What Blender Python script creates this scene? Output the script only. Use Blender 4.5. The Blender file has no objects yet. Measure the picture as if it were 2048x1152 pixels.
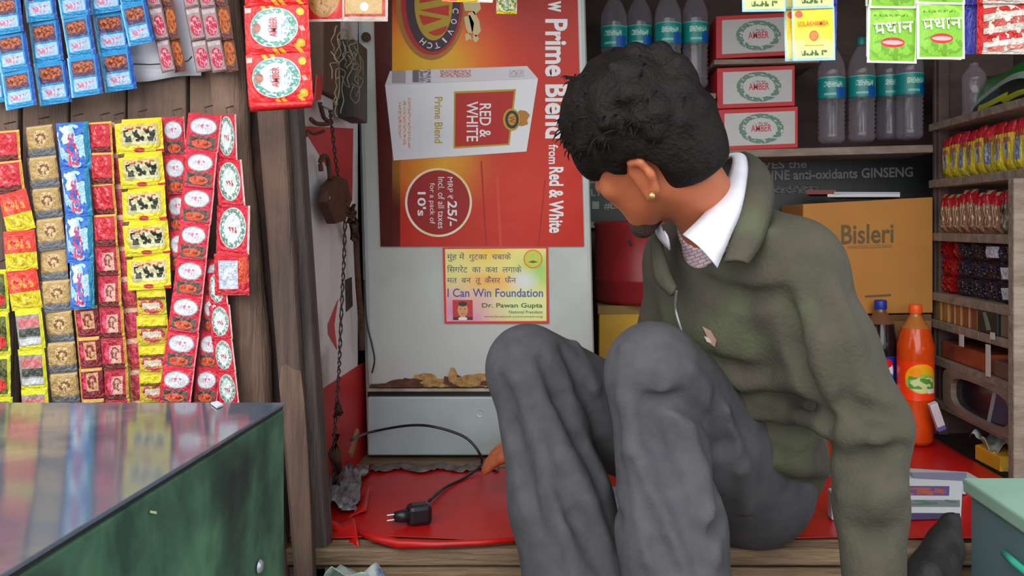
import bpy, bmesh, math, random
import numpy as np
from mathutils import Vector, Matrix, Euler
random.seed(7); np.random.seed(7)
scene = bpy.context.scene
COL = scene.collection
# ------------------------------------------------------------------ camera, sky, exposure
F, VX, VY, CZ = 1700.0, 1155.0, 450.0, 1.43      # focal length and principal point for a 2048x1152 frame, eye height
cam = bpy.data.cameras.new('camera'); cam.sensor_width = 36; cam.lens = F/2048*36
cam.shift_x = -(VX-1024)/2048; cam.shift_y = -(576-VY)/2048; cam.clip_start = .05
camo = bpy.data.objects.new('camera', cam); COL.objects.link(camo)
camo.location = (0, 0, CZ); camo.rotation_euler = (math.pi/2, 0, 0)
scene.camera = camo
w = bpy.data.worlds.new('overcast_sky'); scene.world = w; w.use_nodes = True
bg = w.node_tree.nodes['Background']; bg.inputs[0].default_value = (.92, .97, 1, 1); bg.inputs[1].default_value = 1.0
sun = bpy.data.lights.new('hazy_sun', 'SUN'); sun.energy = 1.5; sun.angle = math.radians(60); sun.color = (1, .97, .92)
suno = bpy.data.objects.new('hazy_sun', sun); COL.objects.link(suno); suno.rotation_euler = (math.radians(62), 0, math.radians(-16))
vs = scene.view_settings; vs.view_transform = 'Standard'; vs.look = 'None'; vs.gamma = 1; vs.use_curve_mapping = False
vs.exposure = 0.56
try: scene.cycles.max_bounces = 8; scene.cycles.transparent_max_bounces = 16
except Exception: pass

def P(px, py, d):            # photograph pixel at distance d -> world point
    return Vector(((px-VX)*d/F, d, CZ-(py-VY)*d/F))
def S(px, d): return px*d/F  # pixel length at distance d -> metres
def lin(c):                  # 0-255 display colour -> linear
    return tuple((x/255/12.92 if x/255 <= .04045 else ((x/255+.055)/1.055)**2.4) for x in c[:3])+(1,)

# ------------------------------------------------------------------ materials
MATS = {}
def newmat(name):
    m = bpy.data.materials.new(name); m.use_nodes = True
    return m, m.node_tree, m.node_tree.nodes['Principled BSDF']
def pmat(name, c, rough=.6, c2=None, scale=6, stretch=(1,1,1), bump=0, bscale=30, metal=0, spec=.5, lo=.35, hi=.65, c3=None, scale3=2.5, alpha=1):
    if name in MATS: return MATS[name]
    m, nt, b = newmat(name); N = nt.nodes.new; L = nt.links.new
    c = lin(c); b.inputs['Base Color'].default_value = c
    b.inputs['Roughness'].default_value = rough; b.inputs['Metallic'].default_value = metal
    b.inputs['Specular IOR Level'].default_value = spec; b.inputs['Alpha'].default_value = alpha
    tc = N('ShaderNodeTexCoord'); mp = N('ShaderNodeMapping'); mp.inputs['Scale'].default_value = stretch
    L(tc.outputs['Object'], mp.inputs[0])
    if c2 is not None:
        no = N('ShaderNodeTexNoise'); no.inputs['Scale'].default_value = scale; no.inputs['Detail'].default_value = 5; no.inputs['Roughness'].default_value = .6
        L(mp.outputs[0], no.inputs['Vector'])
        mr = N('ShaderNodeMapRange'); mr.inputs[1].default_value = lo; mr.inputs[2].default_value = hi; L(no.outputs[0], mr.inputs[0])
        mx = N('ShaderNodeMix'); mx.data_type = 'RGBA'; mx.inputs[6].default_value = c; mx.inputs[7].default_value = lin(c2); L(mr.outputs[0], mx.inputs[0])
        out = mx.outputs[2]
        if c3 is not None:
            n3 = N('ShaderNodeTexNoise'); n3.inputs['Scale'].default_value = scale3; n3.inputs['Detail'].default_value = 6
            L(tc.outputs['Object'], n3.inputs['Vector'])
            m3 = N('ShaderNodeMapRange'); m3.inputs[1].default_value = .53; m3.inputs[2].default_value = .66; L(n3.outputs[0], m3.inputs[0])
            x3 = N('ShaderNodeMix'); x3.data_type = 'RGBA'; L(m3.outputs[0], x3.inputs[0]); L(out, x3.inputs[6]); x3.inputs[7].default_value = lin(c3); out = x3.outputs[2]
        L(out, b.inputs['Base Color'])
    if bump:
        nb = N('ShaderNodeTexNoise'); nb.inputs['Scale'].default_value = bscale; nb.inputs['Detail'].default_value = 4
        L(mp.outputs[0], nb.inputs['Vector'])
        bp = N('ShaderNodeBump'); bp.inputs['Strength'].default_value = bump; bp.inputs['Distance'].default_value = .01; L(nb.outputs[0], bp.inputs['Height']); L(bp.outputs[0], b.inputs['Normal'])
    MATS[name] = m
    return m
def print_mat(name, base, shapes, rough=.3, bump=.25, bscale=5, base2=None, mott=4, spec=.5):
    """flat print: shapes over UV. ('r',cx,cy,hw,hh,col[,ang]) ('e',...) ('o',cx,cy,rx,ry,thick,col) ('t',cx,cy,hw,hh,col,density) ('m',cx,cy,rx,ry,col,scale,thr) mottled ellipse ('g',cx,cy,rx,ry,col) soft glow"""
    if name in MATS: return MATS[name]
    m, nt, b = newmat(name); N = nt.nodes.new; L = nt.links.new
    uv = N('ShaderNodeUVMap'); UV = uv.outputs[0]
    def vm(op, a, bb=None):
        n = N('ShaderNodeVectorMath'); n.operation = op; L(a, n.inputs[0])
        if bb is not None:
            if isinstance(bb, tuple): n.inputs[1].default_value = bb
            else: L(bb, n.inputs[1])
        return n.outputs['Value'] if op == 'LENGTH' else n.outputs[0]
    def ma(op, a, bb):
        n = N('ShaderNodeMath'); n.operation = op
        for i, q in enumerate((a, bb)):
            if isinstance(q, (int, float)): n.inputs[i].default_value = q
            else: L(q, n.inputs[i])
        return n.outputs[0]
    def noise(sc, st=(1,1,1), det=2):
        mp = vm('MULTIPLY', UV, st)
        n = N('ShaderNodeTexNoise'); n.inputs['Scale'].default_value = sc; n.inputs['Detail'].default_value = det; L(mp, n.inputs['Vector']); return n.outputs[0]
    def mix(f, a, bb):
        n = N('ShaderNodeMix'); n.data_type = 'RGBA'
        L(f, n.inputs[0])
        for i, q in ((6, a), (7, bb)):
            if isinstance(q, tuple): n.inputs[i].default_value = q
            else: L(q, n.inputs[i])
        return n.outputs[2]
    def q(cx, cy, hx, hy, ang=0):
        v = vm('SUBTRACT', UV, (cx, cy, 0))
        if ang:
            r = N('ShaderNodeVectorRotate'); r.rotation_type = 'Z_AXIS'; L(v, r.inputs['Vector']); r.inputs['Angle'].default_value = -math.radians(ang); v = r.outputs[0]
        return vm('DIVIDE', v, (hx, hy, 1))
    def rect(*a):
        s = N('ShaderNodeSeparateXYZ'); L(vm('ABSOLUTE', q(*a)), s.inputs[0])
        return ma('LESS_THAN', ma('MAXIMUM', s.outputs[0], s.outputs[1]), 1.0)
    c = lin(base)
    if base2 is not None:
        f = ma('GREATER_THAN', noise(mott), .5); c = mix(f, c, lin(base2))
    for s in shapes:
        k = s[0]
        if k == 'r': f = rect(s[1], s[2], s[3], s[4], s[6] if len(s) > 6 else 0); col = s[5]
        elif k == 'e': f = ma('LESS_THAN', vm('LENGTH', q(*s[1:5])), 1.0); col = s[5]
        elif k == 'o':
            l = vm('LENGTH', q(*s[1:5])); f = ma('MULTIPLY', ma('LESS_THAN', l, 1.0), ma('GREATER_THAN', l, 1-s[5])); col = s[6]
        elif k == 't': f = ma('MULTIPLY', rect(*s[1:5]), ma('GREATER_THAN', noise(s[6], (1, .6, 1), 1), .5)); col = s[5]
        elif k == 'm': f = ma('MULTIPLY', ma('LESS_THAN', vm('LENGTH', q(*s[1:5])), 1.0), ma('GREATER_THAN', noise(s[6]), s[7])); col = s[5]
        elif k == 'g':
            l = vm('LENGTH', q(*s[1:5])); n = N('ShaderNodeMapRange'); n.interpolation_type = 'SMOOTHSTEP'; L(l, n.inputs[0]); n.inputs[1].default_value = 0; n.inputs[2].default_value = 1; n.inputs[3].default_value = 1; n.inputs[4].default_value = 0
            f = ma('MULTIPLY', n.outputs[0], ma('ADD', noise(5, (1,1,1), 4), .4)); col = s[5]
        cc = lin(col)
        if c.__class__ is tuple:
            n = N('ShaderNodeRGB'); n.outputs[0].default_value = c; c = n.outputs[0]
        c = mix(f, c, cc)
    if c.__class__ is tuple: b.inputs['Base Color'].default_value = c
    else: L(c, b.inputs['Base Color'])
    b.inputs['Roughness'].default_value = rough; b.inputs['Specular IOR Level'].default_value = spec
    if bump:
        tc = N('ShaderNodeTexCoord'); n = N('ShaderNodeTexNoise'); n.inputs['Scale'].default_value = bscale; n.inputs['Detail'].default_value = 3; L(tc.outputs['Object'], n.inputs['Vector'])
        bp = N('ShaderNodeBump'); bp.inputs['Strength'].default_value = bump; bp.inputs['Distance'].default_value = .1; L(n.outputs[0], bp.inputs['Height']); L(bp.outputs[0], b.inputs['Normal'])
    MATS[name] = m
    return m
def clear_mat(name, tint, alpha):
    if name in MATS: return MATS[name]
    m, nt, b = newmat(name); N = nt.nodes.new; L = nt.links.new
    t = N('ShaderNodeBsdfTransparent'); t.inputs[0].default_value = lin(tint)
    b.inputs['Base Color'].default_value = lin((190, 182, 190)); b.inputs['Roughness'].default_value = .08; b.inputs['IOR'].default_value = 1.9; b.inputs['Specular IOR Level'].default_value = .8
    lw = N('ShaderNodeLayerWeight'); lw.inputs[0].default_value = .35
    a = N('ShaderNodeMath'); a.operation = 'MULTIPLY_ADD'; L(lw.outputs['Facing'], a.inputs[0]); a.inputs[1].default_value = .45; a.inputs[2].default_value = alpha
    mx = N('ShaderNodeMixShader'); L(a.outputs[0], mx.inputs[0]); L(t.outputs[0], mx.inputs[1]); L(b.outputs[0], mx.inputs[2])
    L(mx.outputs[0], nt.nodes['Material Output'].inputs[0])
    MATS[name] = m
    return m

# ------------------------------------------------------------------ mesh helpers
def tag(o, label=None, cat=None, group=None, kind=None):
    if label: o['label'] = label
    if cat: o['category'] = cat
    if group: o['group'] = group
    if kind: o['kind'] = kind
    return o
def empty(name, loc, label=None, cat=None, group=None, rz=0):
    o = bpy.data.objects.new(name, None); o.empty_display_size = .05; COL.objects.link(o)
    o.location = loc; o.rotation_euler.z = rz
    return tag(o, label, cat, group)
def wm(o):
    m = o.matrix_basis.copy()
    return m if o.parent is None else wm(o.parent) @ o.matrix_parent_inverse @ m
def attach(o, parent, local=False):
    o.parent = parent
    o.matrix_parent_inverse = Matrix.Identity(4) if local else wm(parent).inverted()
def link(name, me, mats, parent=None, smooth=False, bevel=0):
    o = bpy.data.objects.new(name, me); COL.objects.link(o)
    if not isinstance(mats, (list, tuple)): mats = [mats]
    if not me.materials:
        for m in mats: me.materials.append(m)
    if smooth: me.polygons.foreach_set('use_smooth', [True]*len(me.polygons))
    if parent is not None: attach(o, parent)
    if bevel:
        b = o.modifiers.new('bevel', 'BEVEL'); b.width = bevel; b.segments = 2; b.limit_method = 'ANGLE'
    return o
class MB:
    def __init__(s): s.v = []; s.f = []; s.m = []; s.uv = []
    def add(s, verts, faces, mi=0, uvs=None):
        o = len(s.v); s.v += [tuple(v) for v in verts]
        for i, f in enumerate(faces):
            s.f.append(tuple(o+j for j in f)); s.m.append(mi)
            s.uv.append([uvs[j] for j in f] if uvs else [(0, 0)]*len(f))
        return s
    def box(s, c, sz, rot=None, mi=0):
        c = Vector(c); h = Vector(sz)/2
        vs = [Vector((x*h.x, y*h.y, z*h.z)) for x in (-1, 1) for y in (-1, 1) for z in (-1, 1)]
        if rot is not None:
            R = rot.to_matrix() if isinstance(rot, Euler) else rot
            vs = [R @ v for v in vs]
        vs = [v+c for v in vs]
        fs = [(0,1,3,2), (4,6,7,5), (0,4,5,1), (2,3,7,6), (0,2,6,4), (1,5,7,3)]
        for f in fs:
            s.add([vs[j] for j in f], [(0,1,2,3)], mi, [(0,0),(1,0),(1,1),(0,1)])
        return s
    def hexa(s, q0, q1, mi=0):      # two quads (same winding), near q0 and far q1
        vs = list(q0)+list(q1)
        s.add(vs, [(0,1,2,3), (7,6,5,4), (0,4,5,1), (1,5,6,2), (2,6,7,3), (3,7,4,0)], mi, [(0,1),(1,1),(1,0),(0,0)]*2)
        return s
    def prism(s, pts, off, mi=0, uvs=None):   # polygon + offset vector
        n = len(pts); off = Vector(off)
        vs = [Vector(p) for p in pts]; vs2 = [p+off for p in vs]
        uv = (uvs or [(0,0)]*n)*2
        s.add(vs+vs2, [tuple(range(n)), tuple(range(2*n-1, n-1, -1))]+[(i, n+i, n+(i+1)%n, (i+1)%n) for i in range(n)], mi, uv)
        return s
    def tube(s, pts, r, n=8, mi=0, cap=True):
        pts = [Vector(p) for p in pts]; k = len(pts)
        rs = r if isinstance(r, (list, tuple)) else [r]*k
        vs = []; up = Vector((0, 0, 1))
        for i, p in enumerate(pts):
            t = (pts[min(i+1, k-1)]-pts[max(i-1, 0)]).normalized()
            a = t.cross(up)
            if a.length < .05: a = t.cross(Vector((0, 1, 0)))
            a.normalize(); b2 = t.cross(a)
            for j in range(n):
                th = 2*math.pi*j/n; vs.append(p+(a*math.cos(th)+b2*math.sin(th))*rs[i])
        fs = [(i*n+j, i*n+(j+1)%n, (i+1)*n+(j+1)%n, (i+1)*n+j) for i in range(k-1) for j in range(n)]
        if cap: fs += [tuple(range(n-1, -1, -1)), tuple((k-1)*n+j for j in range(n))]
        return s.add(vs, fs, mi)
    def lathe(s, prof, c, n=20, mi=0, axis=None):   # prof: (r, z); uv u around starting behind, v along
        c = Vector(c); vs = []; uv = []
        R = axis if axis is not None else Matrix.Identity(3)
        z0, z1 = prof[0][1], prof[-1][1]
        for r, z in prof:
            for j in range(n+1):
                th = 2*math.pi*j/n+math.pi/2
                vs.append(c+R @ Vector((r*math.cos(th), r*math.sin(th), z))); uv.append((j/n, (z-z0)/((z1-z0) or 1)))
        m = n+1
        fs = [(i*m+j, i*m+j+1, (i+1)*m+j+1, (i+1)*m+j) for i in range(len(prof)-1) for j in range(n)]
        return s.add(vs, fs, mi, uv)
    def grid(s, fn, nu, nv, mi=0):
        vs = []; uv = []
        for j in range(nv+1):
            for i in range(nu+1):
                vs.append(fn(i/nu, j/nv)); uv.append((i/nu, j/nv))
        m = nu+1
        return s.add(vs, [(j*m+i, j*m+i+1, (j+1)*m+i+1, (j+1)*m+i) for j in range(nv) for i in range(nu)], mi, uv)
    def mesh(s, name, weld=False, smooth=False):
        me = bpy.data.meshes.new(name); me.from_pydata(s.v, [], s.f)
        me.polygons.foreach_set('material_index', s.m)
        ul = me.uv_layers.new(name='UVMap'); k = 0; flat = [c for f in s.uv for t in f for c in t]
        ul.data.foreach_set('uv', flat)
        bm = bmesh.new(); bm.from_mesh(me)
        if weld: bmesh.ops.remove_doubles(bm, verts=bm.verts, dist=1e-5)
        bmesh.ops.recalc_face_normals(bm, faces=bm.faces)
        bm.to_mesh(me); bm.free()
        if smooth: me.polygons.foreach_set('use_smooth', [True]*len(me.polygons))
        return me
    def build(s, name, mats, parent=None, smooth=False, bevel=0, weld=True, solid=0):
        ms = mats if isinstance(mats, (list, tuple)) else [mats]
        me = s.mesh(name, weld, smooth)
        for m in ms: me.materials.append(m)
        o = link(name, me, ms, parent, False, bevel)
        if solid:
            q = o.modifiers.new('thickness', 'SOLIDIFY'); q.thickness = solid; q.offset = 0
        return o
def polyuv(pts):
    xs = [p[0] for p in pts]; ys = [p[1] for p in pts]; x0, x1, y0, y1 = min(xs), max(xs), min(ys), max(ys)
    return [((x-x0)/((x1-x0) or 1), 1-(y-y0)/((y1-y0) or 1)) for x, y in pts]
def flat(name, pts, d, m, parent=None, th=.0006):   # flat printed piece: photograph outline on a frontal plane at depth d, thin
    return MB().prism([P(x, y, d) for x, y in pts], (0, th, 0), 0, polyuv(pts)).build(name, m, parent, weld=False)
def ellpts(cx, cy, rx, ry, n=28, a0=0, a1=360): return [(cx+rx*math.cos(math.radians(a0+(a1-a0)*i/n)), cy+ry*math.sin(math.radians(a0+(a1-a0)*i/n))) for i in range(n if a1-a0 >= 360 else n+1)]
def text_mesh(body, bold=0):
    c = bpy.data.curves.new('t', 'FONT'); c.body = body; c.resolution_u = 3; c.offset = bold; c.fill_mode = 'FRONT'
    o = bpy.data.objects.new('t', c); COL.objects.link(o)
    dg = bpy.context.evaluated_depsgraph_get(); dg.update()
    me = bpy.data.meshes.new_from_object(o.evaluated_get(dg))
    bpy.data.objects.remove(o); bpy.data.curves.remove(c)
    co = np.empty(len(me.vertices)*3); me.vertices.foreach_get('co', co); co = co.reshape(-1, 3)
    if len(co):
        mn, mx = co.min(0), co.max(0); co -= (mn+mx)/2; sz = mx-mn; sz[sz < 1e-6] = 1; co /= [sz[0], sz[1], 1]
    return me, co
def text(name, body, c, wd, ht, m, parent=None, ang=0, bold=.0, R=None, skew=0):
    """lettering fitted to wd x ht (m), centred at c, facing -Y (or matrix R), turned by ang degrees"""
    me, co = text_mesh(body, bold)
    co = co*[wd, ht, 0]; a = math.radians(ang)
    x = co[:, 0]*math.cos(a)-co[:, 1]*math.sin(a); y = co[:, 0]*math.sin(a)+co[:, 1]*math.cos(a)
    loc = np.stack([x, np.zeros_like(x), y+skew*x], 1)
    if R is not None: loc = loc @ np.array(R).T
    loc = loc+np.array(c)
    me.vertices.foreach_set('co', loc.ravel()); me.update(); me.materials.clear()
    me.materials.append(m)
    return link(name, me, m, parent)
def ptext(name, body, px0, py0, px1, py1, d, m, parent=None, ang=0, bold=0, skew=0):  # fitted into a pixel box at depth d
    wd, ht = S(abs(px1-px0), d), S(abs(py1-py0), d)
    if abs(ang) == 90: wd, ht = ht, wd
    return text(name, body, P((px0+px1)/2, (py0+py1)/2, d), wd, ht, m, parent, ang, bold, None, skew)
def nz(x, y, z=0.0):
    from mathutils import noise
    return noise.noise(Vector((x, y, z)))
# ------------------------------------------------------------------ shared materials
M_plank = pmat('weathered_plank', (104, 84, 76), .85, (72, 55, 50), 5, (14, 14, 1.2), .5, 18, c3=(122, 100, 86), scale3=3)
M_pole = pmat('worn_pole_wood', (122, 98, 84), .8, (88, 66, 56), 5, (12, 12, 1), .5, 18, c3=(140, 112, 96), scale3=5)
M_dark = pmat('dark_wood', (72, 54, 50), .85, (50, 37, 36), 5, (12, 12, 1), .5, 18, c3=(98, 66, 56), scale3=5)
M_grey = pmat('grey_wood', (92, 80, 76), .85, (66, 58, 56), 5, (12, 12, 1), .5, 18)
M_floorwood = pmat('bare_floor_wood', (150, 125, 98), .8, (104, 84, 66), 4, (1.2, 10, 10), .5, 14, c3=(90, 72, 58), scale3=4)
M_inner = pmat('dark_interior_board', (92, 74, 68), .8, (72, 57, 53), 4, (1, 1, 5), .2, 12)
M_shelf = pmat('grey_brown_shelf_wood', (150, 134, 122), .75, (120, 104, 94), 5, (2, 8, 8), .3, 14)
M_white = pmat('white_board_paint', (224, 222, 224), .55, (206, 204, 206), 3, (1, 1, .6), .1, 20, c3=(150, 140, 130), scale3=4)
M_redp = pmat('red_board_paint', (200, 24, 22), .5, (160, 16, 16), 4, (1, 1, 1), .1, 12)
M_black = pmat('black_plastic', (26, 26, 30), .35, (34, 34, 38), 20)
M_rust = pmat('rusty_iron', (66, 46, 38), .75, (92, 58, 42), 40, bump=.5, bscale=120, metal=.3)
# ------------------------------------------------------------------ setting
ZF = CZ-.58          # kiosk floor height
g = MB().grid(lambda u, v: ((u-.5)*24, -12+v*24, 0), 2, 2).build('ground', pmat('street_ground', (168, 160, 150), .95, (140, 132, 124), 3, bump=.3), None); tag(g, kind='structure')
fl = MB().box((.14, 2.11, ZF-.05), (1.5, 1.08, .02)).build('floor', M_dark); tag(fl, kind='structure')
yy = 1.56
for k, wd in enumerate((.16, .15, .17, .14, .16, .15, .13)):
    MB().box((.14+.01*math.sin(k*3), yy+wd/2, ZF-.02), (1.5, wd-.006, .04)).build('floorboard', M_floorwood, fl, bevel=.003)
    yy += wd
# sill boards below the floor edge, and the lower step the sitter's feet rest on
sill = MB().box((.14, 1.562, .40), (1.5, .03, .62)).build('trim_1', M_dark); tag(sill, kind='structure')
MB().box((.14, 1.54, ZF-.016), (1.52, .035, .03)).build('sill_board', M_floorwood, sill, bevel=.004)
MB().box((-.22, 1.545, ZF-.085), (.80, .03, .10)).build('sill_board', M_floorwood, sill, bevel=.004)
MB().box((.545, 1.547, ZF-.088), (.70, .03, .10)).build('sill_board', M_floorwood, sill, bevel=.004)
step = empty('wooden_step', (.1, 1.3, 0), 'rough wooden step below the kiosk floor under the sitter\'s feet', 'step')
for k in range(3):
    MB().box((.05, 1.12+k*.135, ZF-.115), (1.10, .13, .03)).build('step_board', M_floorwood, step, bevel=.004)
for x in (-.45, .55):
    MB().box((x, 1.26, (ZF-.13)/2), (.05, .30, ZF-.131)).build('step_leg', M_dark, step, bevel=.004)
# back wall, right wall, roof
bw = MB().box((.2, 2.66, 1.45), (2.4, .04, 2.1)).build('wall_back', M_inner); tag(bw, kind='structure')
rw = MB().box((1.24, 2.2, 1.45), (.03, 1.0, 2.1)).build('wall_right', M_inner); tag(rw, kind='structure')
sw_ = MB().box((-.64, 2.36, 1.5), (.02, .6, 1.9)).build('wall_leak_stop', M_inner); tag(sw_, kind='structure')  # unseen outer wall, added to stop light leaking in behind the refrigerator
lw_ = MB().box((-.545, 1.82, 1.5), (.02, .50, 1.9)).build('wall_left', M_white); tag(lw_, kind='structure')
rf = MB().box((.05, 1.98, 2.32), (2.7, 1.5, .03)).build('ceiling', M_inner); tag(rf, kind='structure')
def QL(px, py, X=-.535):      # photograph pixel on the left inner wall plane
    return P(px, py, X*F/(px-VX))
def wallpaint(name, pts, m, lift=.001):
    MB().prism([QL(x, y, -.5355+lift) for x, y in pts], (.0008, 0, 0)).build(name, m, lw_, weld=False)
wallpaint('painted_triangle', [(604, 252), (706, 257), (704, 402), (690, 395)], M_redp)
wallpaint('painted_arrow', [(676, 598), (668, 650), (674, 700), (656, 668), (655, 650)], M_redp)
wallpaint('painted_band', [(636, 783), (730, 722), (732, 925), (640, 975)], M_redp)
wallpaint('painted_dark_letter', [(690, 560), (703, 554), (705, 612), (692, 624)], M_dark, .0012)  # dark four-sided mark on the white board
# front plank wall on the left: separate vertical boards
pw = MB().box((-1.0, 1.555, 1.2), (.94, .02, 2.2)).build('wall_front', M_dark); tag(pw, kind='structure')
edges = [-420, -300, -190, -60, 47, 143, 258, 380, 474]
for a, b in zip(edges, edges[1:]):
    x0, x1 = S(a-VX, 1.52)+.002, S(b-VX, 1.52)-.003
    MB().box(((x0+x1)/2, 1.525+random.uniform(-.004, .004), 1.2), (x1-x0, .024, 2.1)).build('plank', M_plank, pw, bevel=.003)
def leaning(name, xa, xb, y0, y1, d, th, m, xa1, xb1, label, bev=.006):
    q0 = [P(xa, y0, d), P(xb, y0, d), P(xb1, y1, d), P(xa1, y1, d)]
    q1 = [p+Vector((0, th, 0)) for p in q0]
    o = MB().hexa(q0, q1).build(name, m, None, bevel=bev); return tag(o, label, 'post')
# round worn pole
pts = [P(444+.085*y+2.5*math.sin(y*.013), y, 1.525) for y in range(-150, 1271, 71)]
o = MB().tube(pts, [.0315+.002*math.sin(i*1.7) for i in range(len(pts))], 16).build('wooden_pole', M_pole, None, smooth=True)
tag(o, 'pale worn round wooden pole at the edge of the plank wall', 'post')
leaning('door_post', 482, 545, -150, 1250, 1.50, .027, pmat('post_wood', (96, 78, 70), .85, (70, 55, 50), 5, (12, 12, 1), .5, 18, c3=(112, 86, 74), scale3=5), 594, 632, 'wide dark brown leaning door post beside the pale round pole')
leaning('door_post', 545, 570, -150, 1250, 1.53, .045, M_grey, 628, 664, 'narrow grey leaning board against the white inner wall')
# ragged break in the wide post: a lighter worn lower face
o = MB().prism([P(x, y, 1.4985) for x, y in [(558, 770), (562, 735), (572, 728), (586, 738), (601, 742), (608, 800), (615, 900), (622, 1060), (628, 1240), (600, 1240), (586, 1060), (573, 900), (564, 820)]], (0, .004, 0)).build('worn_patch', pmat('worn_wood', (118, 94, 82), .85, (90, 70, 62), 5, (12, 12, 1), .5, 18, c3=(122, 92, 78), scale3=6), bpy.data.objects['door_post'])
# ------------------------------------------------------------------ refrigerator
FR = empty('refrigerator', (-.24, 2.08, ZF), 'tall grey-white refrigerator with rusty bottom edge behind the sitter', 'refrigerator')
M_fr = pmat('fridge_enamel', (186, 192, 190), .3, (176, 182, 180), 2, bump=.03, bscale=6, c3=(168, 172, 168), scale3=3)
M_fr2 = pmat('fridge_kick_panel', (172, 188, 194), .4, (150, 160, 160), 3, bump=.05, bscale=10, c3=(140, 138, 128), scale3=3)
def quadbox(name, pts, d, depth, m, parent, bevel=0):
    q0 = [P(x, y, d) for x, y in pts]
    return MB().hexa(q0, [p+Vector((0, depth, 0)) for p in q0]).build(name, m, parent, bevel=bevel)
quadbox('cabinet', [(706, -190), (1166, -190), (1190, 912), (734, 912)], 2.115, .44, M_fr, FR, .006)
door = quadbox('door', [(707, -190), (1166, -190), (1190, 776), (734, 776)], 2.08, .034, M_fr, FR, .012)
quadbox('door_gasket', [(734, 777), (1190, 777), (1190, 784), (734, 784)], 2.082, .03, pmat('gasket', (186, 182, 166), .7, (150, 140, 118), 20), FR, .003)
kick = quadbox('kick_panel', [(734, 794), (1191, 794), (1191, 911), (735, 911)], 2.088, .03, M_fr2, FR, .004)
quadbox('door_gap_shade', [(735, 784), (1190, 784), (1190, 796), (735, 796)], 2.10, .02, M_black, FR)  # black strip in place of the shade in the gap under the door
ell = MB(); ell.lathe([(0, 0), (.006, 0), (.009, .003)], P(960, 827, 2.089), 12, axis=Matrix.Rotation(math.pi/2, 3, 'X')); ell.build('screw_cover', pmat('pale_cover', (190, 206, 208), .5), FR, smooth=True)
for x in (742, 1175): quadbox('foot', [(x-6, 912), (x+6, 912), (x+6, 936), (x-6, 936)], 2.14, .03, M_black, FR)
# flaking rust along the door bottom
M_r1 = pmat('rust_ochre', (186, 152, 92), .8, (140, 96, 58), 60, bump=.4); M_r2 = pmat('rust_brown', (104, 66, 48), .85, (70, 44, 36), 50, bump=.4)
for k, (cx, cy, rx, ry, m) in enumerate([(850, 760, 26, 14, M_r1), (825, 767, 30, 10, M_r2), (798, 768, 26, 9, M_r2), (875, 766, 34, 9, M_r1), (910, 762, 24, 12, M_r2), (935, 763, 30, 12, M_r1), (965, 760, 30, 14, M_r1), (770, 772, 32, 5, M_r2), (905, 752, 9, 16, M_r1), (1000, 766, 40, 8, M_r2)]):
    pts = [(cx+rx*math.cos(a)*(1+.35*nz(k*3, a*2)), min(775, cy+ry*math.sin(a)*(1+.5*nz(k*7, a*2)))) for a in [i*math.pi/9 for i in range(18)]]
    flat('rust_flake', pts, 2.0785-.0006*k, m, FR, .0006)
o = MB().tube([P(732, 74, 2.077), P(732, 74, 2.066)], [.012, .011], 10).build('door_bolt', M_rust, FR)
# ------------------------------------------------------------------ posters on the refrigerator
D0 = 2.0755
def col(name, c, rough=.45): return pmat('print_'+name, c, rough, spec=.25)
C_w = col('white', (226, 224, 228)); C_cream = col('cream', (206, 190, 140)); C_gold = col('gold', (178, 150, 40)); C_red = col('red', (176, 38, 36)); C_purple = col('purple', (62, 44, 58))
PO = empty('cigarette_poster', P(955, 493, 2.08), 'large red advertising poster with a white cigarette pack on the refrigerator', 'poster')
pts = [(743, -120), (1152, -120), (1168, 493), (761, 493)]
sheet = flat('sheet', pts, D0, print_mat('poster_sheet', (186, 38, 22), [
    ('r', .06, .5, .075, .6, (84, 14, 10)), ('g', .25, .62, .62, .42, (250, 84, 10)), ('g', .26, .60, .42, .24, (226, 170, 10)), ('g', .26, .60, .3, .16, (220, 170, 20)), ('g', .33, .26, .34, .18, (216, 160, 30)),
    ('g', .7, .2, .4, .3, (198, 52, 34)), ('g', .8, .85, .4, .3, (150, 26, 14)), ('r', .055, .5, .042, .6, (76, 14, 10)),
    ('r', .53, .12, .004, .16, (160, 32, 24), 5), ('r', .8, .1, .003, .12, (160, 32, 24), -8), ('r', .6, .11, .006, .12, (200, 66, 50), 4)], .4, .04, 9, spec=.25), PO)
def fl(name, pts, m, k, par=PO): return flat(name, pts, D0-.0007*k, m, par)
# emblem
fl('emblem_rim', ellpts(862, 6, 70, 114, 40), col('dull_gold', (166, 112, 48)), 1)
fl('emblem_field', ellpts(864, 6, 62, 104, 40), C_red, 2)
fl('emblem_ring', ellpts(866, 6, 54, 97, 40), C_purple, 3)
fl('emblem_disc', ellpts(867, 8, 38, 73, 40), C_gold, 4)
cr = lambda pts: [(780+x/6.4, y/6.4) for x, y in pts]
M_or = col('emblem_red', (190, 44, 30))
fl('monogram_gap', cr([(380, 130), (755, 62), (750, 205)]), M_or, 5); fl('monogram_gap', cr([(370, 188), (668, 240), (430, 322), (400, 280)]), M_or, 5)
fl('monogram_gap', cr([(488, 412), (738, 328), (715, 390), (650, 445), (590, 456), (530, 440)]), M_or, 5); fl('monogram_gap', cr([(372, -60), (700, -20), (380, 40)]), M_or, 5)
for ch, a in zip('MARCOVITCH', (-38, -22, -6, 10, 25, 42, 60, 80, 98, 116)):
    r = math.radians(a); x, y = 866+46*math.cos(r), 7+85*math.sin(r)
    t = math.degrees(math.atan2(-math.sin(r)*54, math.cos(r)*97))
    text('ring_letter', ch, P(x, y, D0-.0007*4), S(3.5 if ch == 'I' else 10, D0), S(12, D0), C_w, PO, t-90 if True else 0, .01)
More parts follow.
